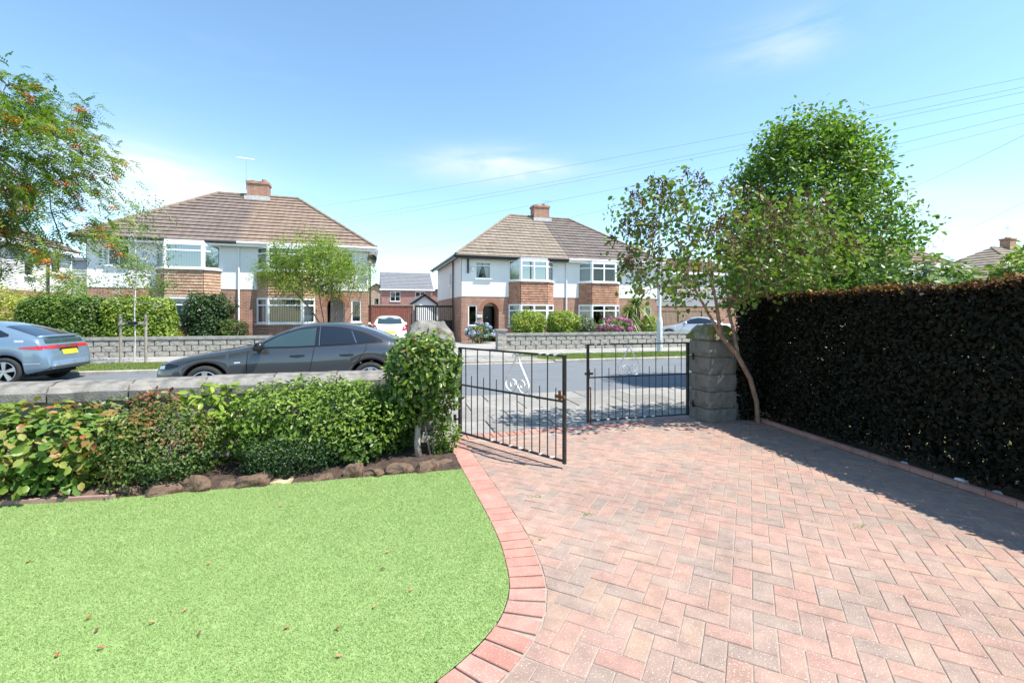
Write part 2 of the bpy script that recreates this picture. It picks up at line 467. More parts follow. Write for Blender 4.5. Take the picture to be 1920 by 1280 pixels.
def kerb(name, segs, yk, w, z):
    root = thing(name, None, None); tag(root, None, None, None, 'structure')
    for (x0, x1, zz) in segs:
        n = max(1, int((x1 - x0) / .91))
        for i in range(n):
            a = x0 + (x1 - x0) * i / n + .004; b_ = x0 + (x1 - x0) * (i + 1) / n - .004
            mb = MB(); y0, y1 = -w / 2, w / 2; L = (b_ - a) / 2
            mb.faces([(-L, y0, -.12), (L, y0, -.12), (L, y1, -.12), (-L, y1, -.12), (-L, y0, -.02), (L, y0, -.02), (L, y1, -.02), (-L, y1, -.02),
                      (-L, y0 + .02, 0), (L, y0 + .02, 0), (L, y1 - .02, 0), (-L, y1 - .02, 0)],
                     [(0, 1, 5, 4), (1, 2, 6, 5), (2, 3, 7, 6), (3, 0, 4, 7), (4, 5, 9, 8), (6, 7, 11, 10), (8, 9, 10, 11), (5, 6, 10, 9), (7, 4, 8, 11)])
            o = mb.build('kerbstone', m_kerb, root, loc=(*rp((a + b_) / 2, yk), zz)); o.rotation_euler.z = RA
kerb('kerb_far', [(-16, -1.2, .012), (-1.2, 6.0, -.052), (6.0, 22, .012)], 14.52, .13, 0)
kerb('kerb_near', [(-14, -.6, .0), (-.6, 7.0, -.05), (7.0, 13, .0)], 8.56, .13, 0)

# ------------------------------------------------------------------ lawn, bed and driveway
garden = sheet('garden_ground', [(-9, -4), (9, -4), (9, 5.44), (-9, 5.44)], -.062, m_joint, thick=.08)
INNER = [(.90, 5.55), (.90, 4.9), (.89, 4.39), (.87, 3.49), (.85, 3.03), (.82, 2.75), (.76, 2.44), (.66, 2.22), (.53, 2.07), (.38, 1.95),
         (.25, 1.87), (0, 1.74), (-.5, 1.52), (-1.2, 1.27), (-2.2, 1.02), (-3.6, .8)]
def smooth_curve(pts, step):
    P = np.array(pts); out = []
    for i in range(len(P) - 1):
        p0, p1, p2, p3 = P[max(i - 1, 0)], P[i], P[i + 1], P[min(i + 2, len(P) - 1)]
        for t in np.linspace(0, 1, 14, endpoint=False):
            out.append(.5 * ((2 * p1) + (-p0 + p2) * t + (2 * p0 - 5 * p1 + 4 * p2 - p3) * t * t + (-p0 + 3 * p1 - 3 * p2 + p3) * t ** 3))
    out.append(P[-1]); out = np.array(out)
    s = np.r_[0, np.cumsum(np.linalg.norm(np.diff(out, axis=0), axis=1))]
    q = np.arange(0, s[-1], step)
    return np.stack([np.interp(q, s, out[:, 0]), np.interp(q, s, out[:, 1])], 1)
inner = smooth_curve(INNER, .04)
tan = np.gradient(inner, axis=0); tan = tan / np.linalg.norm(tan, axis=1)[:, None]
nor = np.stack([-tan[:, 1], tan[:, 0]], 1)          # towards the driveway
outer = inner + nor * .205
BEDLINE = [(-7, 5.0), (-4, 4.84), (-2.74, 4.68), (-1.84, 4.55), (-.57, 4.48), (.89, 4.40)]
lawn_poly = [tuple(p) for p in inner if p[1] < 4.40] + [(-7, .5)] + BEDLINE[:-1]
lawn = sheet('lawn', lawn_poly, .004, m_lawnbase)
m_turf = leafmat('artificial_turf', [(0, (.16, .25, .075)), (.35, (.275, .375, .13)), (.75, (.375, .46, .195)), (1, (.52, .545, .30))], .25, .55, .25)
vis = [p for p in [tuple(q) for q in inner if 1.25 < q[1] < 4.40]] + [(-1.6, 1.1), (-3.4, 2.2), (-3.7, 4.76)] + BEDLINE[2:-1]
tag(bladefield('turf_pile', vis, 460000, .012, .0017, m_turf, zf=.003, lean=.85), 'short bright green artificial grass pile of the curved front lawn', None, None, 'stuff')
bed = MB()
bl = [(-7, 5.0), (-4, 4.84), (-2.74, 4.68), (-1.84, 4.55), (-.57, 4.48), (.88, 4.41)]
for i in range(len(bl) - 1):
    (x0, y0), (x1, y1) = bl[i], bl[i + 1]
    bed.poly([(x0, y0, .0), (x1, y1, .0), (x1, y1 + .18, .06), (x0, y0 + .18, .06)])
    bed.poly([(x0, y0 + .18, .06), (x1, y1 + .18, .06), (x1, 5.44, .07), (x0, 5.44, .07)])
tag(bed.build('flower_bed', m_soil), None, None, None, 'structure')

drive = sheet('driveway', [tuple(p) for p in inner if p[1] > .85] + [(-1.5, -3.5), (6.2, -3.5), (6.0, 5.44), (1.12, 5.44)], -.0042, m_joint)
U = .1025; GAP = .0045
def paver_mesh(ax, ay, name='paver', m=None):
    c = .0035; mb = MB()
    mb.faces([(-ax, -ay, -.045), (ax, -ay, -.045), (ax, ay, -.045), (-ax, ay, -.045), (-ax, -ay, -c), (ax, -ay, -c), (ax, ay, -c), (-ax, ay, -c),
              (-ax + c, -ay + c, 0), (ax - c, -ay + c, 0), (ax - c, ay - c, 0), (-ax + c, ay - c, 0)],
             [(0, 1, 5, 4), (1, 2, 6, 5), (2, 3, 7, 6), (3, 0, 4, 7), (4, 5, 9, 8), (5, 6, 10, 9), (6, 7, 11, 10), (7, 4, 8, 11), (8, 9, 10, 11)])
    return mb.mesh(name, m)
def clip_half(poly, p, n):
    out = []
    for i in range(len(poly)):
        a, b_ = np.array(poly[i]), np.array(poly[(i + 1) % len(poly)])
        da, db = np.dot(a - p, n), np.dot(b_ - p, n)
        if da >= 0: out.append(tuple(a))
        if da * db < 0: out.append(tuple(a + (b_ - a) * da / (da - db)))
    return out
HEDGE_A, HEDGE_B = np.array([5.40, 5.44]), np.array([4.62, .2])       # foot of the hedge, far to near
hd = (HEDGE_B - HEDGE_A) / np.linalg.norm(HEDGE_B - HEDGE_A); hn = np.array([hd[1], -hd[0]])   # towards the driveway
if hn[0] > 0: hn = -hn
kerb_p = HEDGE_A + hn * .10
c45 = math.sqrt(.5)
pavers = []
for i in range(-90, 110):
    for j in range(-90, 110):
        cls = (i - j) % 4
        if cls == 0: a0, b0, la, lb = i, j, 2, 1
        elif cls == 3: a0, b0, la, lb = i, j, 1, 2
        else: continue
        ca, cb_ = (a0 + la / 2) * U, (b0 + lb / 2) * U
        x, y = (ca - cb_) * c45 + 2.6, (ca + cb_) * c45 + 2.0
        if not (-1.6 < x < 6.0 and .1 < y < 5.5): continue
        d = np.hypot(outer[:, 0] - x, outer[:, 1] - y); k = int(d.argmin())
        side = float(np.dot(np.array([x, y]) - outer[k], nor[k]))
        hs = float(np.dot(np.array([x, y]) - kerb_p, hn))
        if side < -.11 or hs < -.02 or y > 5.36: continue
        cut = side < .13
        pavers.append((x, y, la, lb, k if cut else -1))
camx = np.array([p[0] for p in pavers]); camy = np.array([p[1] for p in pavers])
cth, sth = math.cos(R(YAW)), math.sin(R(YAW))
rr, dd = camx * cth - camy * sth, camx * sth + camy * cth
ppx = 960 + 861 * rr / np.maximum(dd, .05); ppy = 590 + 861 * 1.5 / np.maximum(dd, .05)
inview = (dd > .5) & (ppx > -60) & (ppx < 1980) & (ppy < 1330)
order = sorted(range(len(pavers)), key=lambda q: dd[q] if inview[q] else 99)
me_h = paver_mesh(U - GAP / 2, U / 2 - GAP / 2, m=m_pave_o)
big = set(); VV, FF, TT = [], [], []
def paver_poly(x, y, la, lb, k):
    ax, ay = la * U / 2 - GAP / 2, lb * U / 2 - GAP / 2
    q = [((sx * ax - sy * ay) * c45 + x, (sx * ax + sy * ay) * c45 + y) for sx, sy in ((-1, -1), (1, -1), (1, 1), (-1, 1))]
    if k >= 0: q = clip_half(q, outer[k] + nor[k] * .004, nor[k])
    return q
for rank, q in enumerate(order):
    x, y, la, lb, k = pavers[q]
    dz = rnd.uniform(-.0018, .0018)
    if rank < 262 and inview[q] and k < 0:
        o = link('paver', me_h, drive, (x, y, dz))
        o.rotation_euler = (rnd.uniform(-.006, .006), rnd.uniform(-.006, .006), R(45) + (0 if la == 2 else R(90)) + rnd.uniform(-.006, .006))
        continue
    pl_ = paver_poly(x, y, la, lb, k)
    if len(pl_) < 3: continue
    cx, cy = np.mean([p[0] for p in pl_]), np.mean([p[1] for p in pl_])
    ins = [(p[0] + (cx - p[0]) * .05, p[1] + (cy - p[1]) * .05) for p in pl_]
    b0 = len(VV); n = len(pl_)
    VV += [(p[0], p[1], -.045) for p in pl_] + [(p[0], p[1], dz - .004) for p in pl_] + [(p[0], p[1], dz) for p in ins]
    t = rnd.random(); TT += [t] * (3 * n)
    for e in range(n):
        f = (e + 1) % n
        FF.append((b0 + e, b0 + f, b0 + n + f, b0 + n + e)); FF.append((b0 + n + e, b0 + n + f, b0 + 2 * n + f, b0 + 2 * n + e))
    FF.append(tuple(b0 + 2 * n + e for e in range(n)))
me = bpy.data.meshes.new('paver_mass'); me.from_pydata(VV, [], FF); me.materials.append(m_pave_a)
at = me.attributes.new('tint', 'FLOAT', 'POINT'); at.data.foreach_set('value', np.array(TT, dtype=np.float32)); me.update()
tag(link('paver_field', me, drive), None, None, None, 'stuff')
# edging course round the lawn, and the straight courses at the gate and along the hedge
me_e = paver_mesh(.1 - .002, .05 - .0025, 'edging_block', m_edge)
s_ = 0
arc = np.r_[0, np.cumsum(np.linalg.norm(np.diff(inner, axis=0), axis=1))]
while s_ < arc[-1] - .1 and s_ < 6.2:
    x, y = np.interp(s_, arc, inner[:, 0]), np.interp(s_, arc, inner[:, 1])
    tx, ty = np.interp(s_, arc, tan[:, 0]), np.interp(s_, arc, tan[:, 1])
    n_ = np.array([-ty, tx]) / math.hypot(tx, ty)
    o = link('edging_block', me_e, drive, (x + n_[0] * .102, y + n_[1] * .102, .007 + rnd.uniform(-.0015, .0015)))
    o.rotation_euler = (rnd.uniform(-.008, .008), rnd.uniform(-.008, .008), math.atan2(n_[1], n_[0]) + rnd.uniform(-.02, .02))
    s_ += .1035
x = 1.14
while x < 4.50:
    o = link('edging_block', me_e, drive, (x, 5.545, .002 + rnd.uniform(-.0015, .0015))); o.rotation_euler = (0, 0, R(90) + rnd.uniform(-.015, .015))
    x += .103
me_k = paver_mesh(.1, .03, 'kerb_block', m_edge)
for i in range(25):
    p = HEDGE_A + hd * (.1 + i * .205) + hn * .06
    o = link('kerb_block', me_k, drive, (p[0], p[1], .05)); o.rotation_euler = (0, 0, math.atan2(hd[1], hd[0]))

# thin edging strip at the left end of the lawn
st = MB(); st.bar((-3.9, 4.80, .02), (-2.75, 4.665, .015), .035, .04); st.bar((-2.74, 4.665, .02), (-1.95, 4.55, .015), .035, .04)
tag(st.build('lawn_edging_strip', mat('pink_edging', (.27, .16, .13), (.36, .23, .19), 10, .9)), None, None, None, 'structure')

# ------------------------------------------------------------------ rough stone pieces
def roughbox(sx, sy, sz, res, amp, seed, m, name, rnd_=.12, taper=0.0):
    """a rock-faced block centred on x,y with its base at z=0"""
    vid = {}; V = []; F = []
    nx, ny, nz = res
    def vert(i, j, k):
        key = (i, j, k)
        if key not in vid:
            u, v, w = i / nx * 2 - 1, j / ny * 2 - 1, k / nz * 2 - 1
            e = max(abs(u) > .99, 0) + max(abs(v) > .99, 0) + max(abs(w) > .99, 0)
            sh = 1 - rnd_ * (.25 if e == 2 else .5 if e == 3 else 0)
            tp = 1 - taper * (w + 1) / 2
            p = Vector((u * sx / 2 * sh * tp, v * sy / 2 * sh * tp, w * sz / 2 * (1 - rnd_ * (.15 if e >= 2 else 0))))
            n = mnoise.noise_vector(p * 9 + Vector((seed * 3.7, seed, 0))) * amp + mnoise.noise_vector(p * 23 + Vector((seed, seed * 2.1, 5))) * amp * .4
            if e >= 2: n *= .5
            vid[key] = len(V); V.append((p.x + n.x, p.y + n.y, p.z + n.z + sz / 2))
        return vid[key]
    def face(f, a, b_):
        for i in range(a):
            for j in range(b_): F.append((f(i, j), f(i + 1, j), f(i + 1, j + 1), f(i, j + 1)))
    face(lambda i, j: vert(i, j, nz), nx, ny); face(lambda i, j: vert(j, i, 0), ny, nx)
    face(lambda i, j: vert(i, 0, j), nx, nz); face(lambda i, j: vert(j, ny, i), nz, nx)
    face(lambda i, j: vert(0, j, i), nz, ny) if False else face(lambda i, j: vert(0, i, j) if False else vert(0, j, i), nz, ny)
    face(lambda i, j: vert(nx, i, j), ny, nz)
    me = bpy.data.meshes.new(name); me.from_pydata(V, [], F); me.materials.append(m); me.update()
    return me

# ------------------------------------------------------------------ front wall on the left, pillars
gw = thing('garden_wall', 'low stone front wall with weathered concrete coping behind the shrubs', 'wall', (0, 0, 0))
core = MB(); core.box(-9, .46, 5.345, 5.575, -.05, .70); core.build('wall_core', m_mortar, gw)
blk = [roughbox(.43, .06, .205, (6, 1, 3), .010, k, m_stone, 'block') for k in range(5)]
for c_ in range(3):
    x = -3.7 + (.22 if c_ % 2 else 0)
    while x < .30:
        o = link('block', blk[rnd.randrange(5)], gw, (x, 5.335, .06 + c_ * .215)); x += .44
def coping_mesh(L, seed):
    prof = [(-.20, 0), (-.205, .085), (-.16, .13), (-.06, .158), (.06, .165), (.17, .15), (.20, .10), (.20, 0)]
    nx = 7; V = []; F = []
    for i in range(nx + 1):
        for (y, z) in prof:
            p = Vector((-L / 2 + L * i / nx, y, z)); n = mnoise.noise_vector(p * 7 + Vector((seed * 5.1, 0, 0))) * .009
            V.append((p.x + (n.x if 0 < i < nx else 0), p.y + n.y, p.z + n.z))
    k = len(prof)
    for i in range(nx):
        for j in range(k):
            a, b_ = i * k + j, i * k + (j + 1) % k
            F.append((a, b_, b_ + k, a + k))
    F.append(tuple(range(k))); F.append(tuple(nx * k + j for j in reversed(range(k))))
    me = bpy.data.meshes.new('coping_stone'); me.from_pydata(V, [], F); me.materials.append(m_coping); me.update()
    return me
mt = MB(); mt.box(-9, .44, 5.30, 5.60, .70, .835); mt.build('coping_bed', m_pinkmortar, gw)
cop = [coping_mesh(.60, k) for k in range(4)]
x = -8.6
while x < .2:
    o = link('coping_stone', cop[rnd.randrange(4)], gw, (x, 5.45, .705 + rnd.uniform(-.004, .004))); o.rotation_euler.z = rnd.uniform(-.006, .006)
    x += .615

gr_ = thing('garden_wall', 'low stone front wall continuing beyond the mossy pillar behind the hedge', 'wall', (0, 0, 0))
core = MB(); core.box(5.02, 12, 5.345, 5.575, -.05, .70); core.build('wall_core', m_mortar, gr_)
for c_ in range(3):
    x = 5.26
    while x < 7.6: link('block', blk[rnd.randrange(5)], gr_, (x, 5.335, .06 + c_ * .215)); x += .44
for q in range(5): link('coping_stone', cop[q % 4], gr_, (5.35 + q * .615, 5.45, .705))
def pillar(label, x0, x1, y0, y1, m, cap_m, seed, caph):
    t = thing('gate_pillar', label, 'pillar', ((x0 + x1) / 2, (y0 + y1) / 2, -.04))
    w, d = x1 - x0, y1 - y0; z = 0
    for k in range(5):
        h = .238
        link('block', roughbox(w, d, h - .016, (7, 6, 4), .017, seed + k * 3, m, 'block', .14), t, (0, 0, z)); z += h
    cr = MB(); cr.box(-w / 2 + .035, w / 2 - .035, -d / 2 + .035, d / 2 - .035, 0, z); cr.build('mortar_core', m_mortar, t)
    link('cap', roughbox(w + .13, d + .15, caph, (9, 8, 4), .035, seed + 40, cap_m, 'cap', .35, .42), t, (0, 0, z + .002))
    return t
m_pil = mat('shaded_split_stone', (.115, .102, .085), (.21, .19, .162), 6, .93, .6, 50, c3=(.16, .145, .122))  # darker split stone: shade of lilac and hedge put into its colour
pillar('stone gate pillar with lichened pyramid cap behind the clipped camellia', .47, .95, 5.22, 5.66, m_stone, m_capL, 3, .27)
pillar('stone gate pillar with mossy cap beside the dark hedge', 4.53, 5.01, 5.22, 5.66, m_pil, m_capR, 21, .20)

# ------------------------------------------------------------------ iron gates
def ribbon(mb, pts, w, t):
    """flat strip through pts lying in the gate's plane (x,z), its width across it"""
    P = [Vector((p[0], 0, p[1])) for p in pts]; base = len(mb.v)
    for i, p in enumerate(P):
        d = (P[min(i + 1, len(P) - 1)] - P[max(i - 1, 0)]).normalized(); n = Vector((-d.z, 0, d.x)) * t / 2; s = Vector((0, w / 2, 0))
        for q in (p - n - s, p + n - s, p + n + s, p - n + s): mb.v.append(tuple(q))
    for i in range(len(P) - 1):
        for k in range(4):
            a, b_ = base + i * 4 + k, base + i * 4 + (k + 1) % 4
            mb.f.append((a, b_, b_ + 4, a + 4)); mb.mi.append(mb.k)
def gate(label, hinge, ang, L, flip):
    g = thing('iron_gate', label, 'gate', (hinge[0], hinge[1], .0), ang)
    top, mid, bot = 1.10, .655, .075
    f = MB(); f.box(-.017, .017, -.017, .017, bot - .02, top + .005); f.build('hinge_post', m_iron, g)
    f = MB(); f.box(L - .015, L + .015, -.015, .015, bot - .03, top + .005); f.build('latch_post', m_iron, g)
    for nm, z, h in (('top_rail', top, .014), ('middle_rail', mid, .012), ('bottom_rail', bot, .014)):
        f = MB(); f.box(.018, L - .021, -.014, .014, z - h, z + h * .4); f.build(nm, m_iron, g)
    pat = 'LSLSLSLrrrLSLS'
    for i, ch in enumerate(pat):
        x = L * (i + 1) / 15
        hi = top - .012 if ch == 'L' else mid + (.12 if ch == 'S' else -.01)
        b_ = MB(); b_.tube([(x, 0, bot), (x + rnd.uniform(-.003, .003), 0, (bot + hi) / 2), (x, 0, hi)], [.0062, .0062, .0062 if ch != 'S' else .005], 6); b_.build('bar', m_iron, g)
    cx = L * 9 / 15
    def spiral(c, r0, r1, a0, a1, n=16):
        return [(c[0] + (r0 + (r1 - r0) * k / n) * math.cos(R(a0 + (a1 - a0) * k / n)), c[1] + (r0 + (r1 - r0) * k / n) * math.sin(R(a0 + (a1 - a0) * k / n))) for k in range(n + 1)]
    s = MB()
    for sg in (-1, 1):
        pts = [(.012, 1.04), (.155, .80)] + spiral((.088, .752), .082, .082, 30, -125, 10) + spiral((.068, .752), .062, .018, -160, -560, 22)
        ribbon(s, [(cx + sg * x, z) for x, z in pts], .022, .006)
        ribbon(s, [(cx + sg * x, z) for x, z in [(.012, 1.03)] + spiral((.040, 1.055), .030, .012, 200, -150, 14)], .018, .005)
    s.build('scroll', m_ironwhite, g)
    l = MB(); l.bar((L - .09, -.03, .70), (L + .03, -.03, .70), .02, .03); l.bar((L - .03, -.035, .66), (L - .03, -.035, .76), .03, .012); l.build('latch', m_rust, g)
    for z in (.22, .90):
        h = MB(); h.bar((-.10, 0, z), (0, 0, z), .016, .016); h.bar((-.10, 0, z - .05), (-.10, 0, z + .05), .035, .02); h.build('hinge', m_iron, g)
    if flip:
        d = MB(); d.tube([(L - .05, -.02, .52), (L - .05, -.02, .02)], .009, 6); d.bar((L - .05, -.02, .5), (L - .05, -.055, .5), .012, .012); d.build('drop_bolt', m_rust, g)
    # worn patches of old white paint on the rails
    wmb = MB()
    for k in range(7):
        x = L * (.35 + .09 * k); wmb.box(x, x + rnd.uniform(.02, .05), -.0155, .0155, bot - .006, bot + .0075)
    for k in range(3):
        x = L * (.80 + .06 * k); wmb.box(x, x + .035, -.0155, .0155, top - .008, top + .0075)
    tag(wmb.build('worn_paint', m_ironwhite, g), None, None, None, 'stuff')
    return g
gate('black iron gate leaf with white scroll standing open over the driveway', (1.10, 5.53), math.atan2(-1.42, .755), 1.60, False)
gate('black iron gate leaf with grey scroll closed against the mossy pillar', (4.43, 5.545), math.atan2(.05, -1.57), 1.57, True)
# ------------------------------------------------------------------ house materials
m_brick = brickmat('red_brickwork', (.385, .165, .10), (.285, .115, .072), (.37, .31, .25))
m_brick_new = brickmat('new_red_brickwork', (.33, .12, .09), (.27, .095, .07), (.30, .25, .22))
m_brick_tan = brickmat('tan_brickwork', (.42, .27, .17), (.36, .22, .13), (.40, .33, .26))
m_arch = mat('arch_brick', (.36, .165, .105), (.27, .12, .08), 18, .9)
m_render = mat('white_render', (.74, .735, .72), (.79, .785, .775), 1.2, .85, .12, 120)
m_render2 = mat('white_render_old', (.70, .70, .69), (.76, .755, .745), .9, .85, .12, 120)
m_upvc = mat('white_upvc', (.80, .80, .80), None, rough=.35)
m_black = mat('black_gloss_timber', (.012, .012, .013), None, rough=.35)
m_dkgut = mat('dark_gutter', (.03, .028, .028), None, rough=.45)
m_lead = mat('lead_flashing', (.38, .39, .40), (.55, .55, .55), 9, .6)
m_glass = glassmat('window_glass', (.80, .86, .86), .02)
m_glass_b = glassmat('bright_window_glass', (.80, .86, .88), .32)
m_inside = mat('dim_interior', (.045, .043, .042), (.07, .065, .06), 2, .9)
m_blind = mat('pale_blind', (.66, .68, .66), None, rough=.8)
m_curtain = mat('net_curtain', (.60, .61, .62), (.72, .73, .74), 3, .9)
m_pot = mat('terracotta_pot', (.42, .17, .10), (.52, .24, .14), 9, .85)
m_alu = mat('aerial_metal', (.45, .46, .48), None, rough=.4, metal=.8)
def tilemat(name, a, b_, c_, lichen=None):
    """interlocking roof tiles: fine vertical rolls along x+y, tone from tile to tile"""
    m, nt, bs = _nodes(name)
    t = nt.nodes.new('ShaderNodeTexCoord')
    sp = nt.nodes.new('ShaderNodeSeparateXYZ'); nt.links.new(t.outputs['Object'], sp.inputs[0])
    col = ramp(nt, noise(nt, 2.2, 7, .65), [(.28, a), (.5, b_), (.72, c_)])
    vor = nt.nodes.new('ShaderNodeTexVoronoi'); vor.inputs['Scale'].default_value = 3.2
    nt.links.new(t.outputs['Object'], vor.inputs['Vector'])
    v = ramp(nt, vor.outputs['Color'], [(0, (.84, .84, .84)), (1, (1.12, 1.12, 1.12))])
    col = mixrgb(nt, 1.0, col, v, 'MULTIPLY')
    if lichen:
        col = mixrgb(nt, ramp(nt, noise(nt, 5, 6), [(.60, (0, 0, 0)), (.72, (.7, .7, .7))]), col, lichen)
    nt.links.new(col, bs.inputs['Base Color'])
    bs.inputs['Roughness'].default_value = .9
    w = nt.nodes.new('ShaderNodeTexWave'); w.bands_direction = 'X'; w.inputs['Scale'].default_value = 1.05
    w.inputs['Distortion'].default_value = 0
    nt.links.new(t.outputs['Object'], w.inputs['Vector'])
    bump(nt, bs, w.outputs['Fac'], .5, .03)
    return m
m_tile_a = tilemat('brown_concrete_tile', (.135, .100, .086), (.170, .130, .112), (.205, .160, .138), (.24, .20, .13))
m_tile_b = tilemat('tan_concrete_tile', (.185, .128, .096), (.225, .160, .122), (.265, .195, .152), (.23, .19, .12))
m_tile_c = tilemat('sandy_concrete_tile', (.19, .150, .115), (.235, .19, .148), (.28, .23, .182), (.24, .19, .12))
m_tile_d = tilemat('plum_concrete_tile', (.112, .090, .082), (.145, .118, .107), (.18, .15, .136))
m_tile_red = tilemat('red_concrete_tile', (.165, .095, .078), (.20, .12, .10), (.24, .15, .125))
m_slate = mat('grey_slate', (.16, .165, .18), (.21, .215, .23), 3, .75)
m_hung = tintmat('hung_clay_tile', [(0, (.36, .175, .11)), (.5, (.42, .215, .135)), (1, (.47, .26, .175))], .85, None, False)
m_hung2 = tintmat('hung_buff_tile', [(0, (.38, .235, .15)), (.5, (.44, .28, .185)), (1, (.49, .325, .225))], .85, None, False)
m_ridge = mat('ridge_tile', (.16, .115, .09), (.26, .20, .15), 5, .9)

def lerp(a, b_, t): return a + (b_ - a) * t
def vl3(a, b_, t): return tuple(lerp(p, q, t) for p, q in zip(a, b_))
def slope_courses(mb, e0, e1, r0, r1, n, lift=.055, wob=.005):
    """overlapping courses from eave line e0-e1 up to ridge line r0-r1"""
    e0, e1, r0, r1 = map(Vector, (e0, e1, r0, r1))
    nrm = (e1 - e0).cross((r0 + r1) / 2 - (e0 + e1) / 2).normalized()
    if nrm.z < 0: nrm = -nrm
    for i in range(n):
        t0, t1 = i / n, (i + 1) / n + .15 / n
        a, b_ = e0.lerp(r0, t0), e1.lerp(r1, t0); c_, d = e1.lerp(r1, min(t1, 1)), e0.lerp(r0, min(t1, 1))
        up = nrm * (lift + rnd.uniform(-wob, wob)); lo = nrm * .004
        m_ = max(2, int((b_ - a).length / 1.1))
        for k in range(m_):
            u0, u1 = k / m_, (k + 1) / m_
            j0, j1 = nrm * rnd.uniform(-wob, wob), nrm * rnd.uniform(-wob, wob)
            p0, p1 = a.lerp(b_, u0), a.lerp(b_, u1); q0, q1 = d.lerp(c_, u0), d.lerp(c_, u1)
            sl = ((d - a).normalized()) * .085
            mb.faces([p0 + up, p1 + up, q1 + lo, q0 + lo, p0 + up - nrm * .018, p1 + up - nrm * .018, p0 + sl - nrm * .006, p1 + sl - nrm * .006], [(0, 1, 2, 3), (4, 5, 1, 0), (6, 7, 5, 4)])
def capline(mb, a, b_, r):
    a, b_ = Vector(a), Vector(b_); n = max(2, int((b_ - a).length / .42))
    for i in range(n):
        p, q = a.lerp(b_, i / n), a.lerp(b_, (i + 1.06) / n)
        mb.tube([p, q], [r * 1.04, r * .95], 7)
def wall_open(mb, p0, d, L, z0, z1, ops, rev=.10, inward=None):
    """upright wall from p0 along d with rectangular openings (u0,u1,z0,z1) and their reveals"""
    us = sorted({0, L, *[o[0] for o in ops], *[o[1] for o in ops]}); zs = sorted({z0, z1, *[o[2] for o in ops], *[o[3] for o in ops]})
    us = [u for u in us if 0 <= u <= L]; zs = [z for z in zs if z0 <= z <= z1]
    P = lambda u, z, k=0: (p0[0] + d[0] * u + inward[0] * k, p0[1] + d[1] * u + inward[1] * k, z)
    for i in range(len(us) - 1):
        for j in range(len(zs) - 1):
            uc, zc = (us[i] + us[i + 1]) / 2, (zs[j] + zs[j + 1]) / 2
            if any(o[0] < uc < o[1] and o[2] < zc < o[3] for o in ops): continue
            mb.poly([P(us[i], zs[j]), P(us[i + 1], zs[j]), P(us[i + 1], zs[j + 1]), P(us[i], zs[j + 1])])
    for (a, b_, c_, e) in ops:
        a, b_, c_, e = max(a, 0), min(b_, L), max(c_, z0), min(e, z1)
        if b_ <= a or e <= c_: continue
        for q in ([(a, c_), (b_, c_)], [(b_, c_), (b_, e)], [(b_, e), (a, e)], [(a, e), (a, c_)]):
            mb.poly([P(*q[0]), P(*q[0], rev), P(*q[1], rev), P(*q[1])])
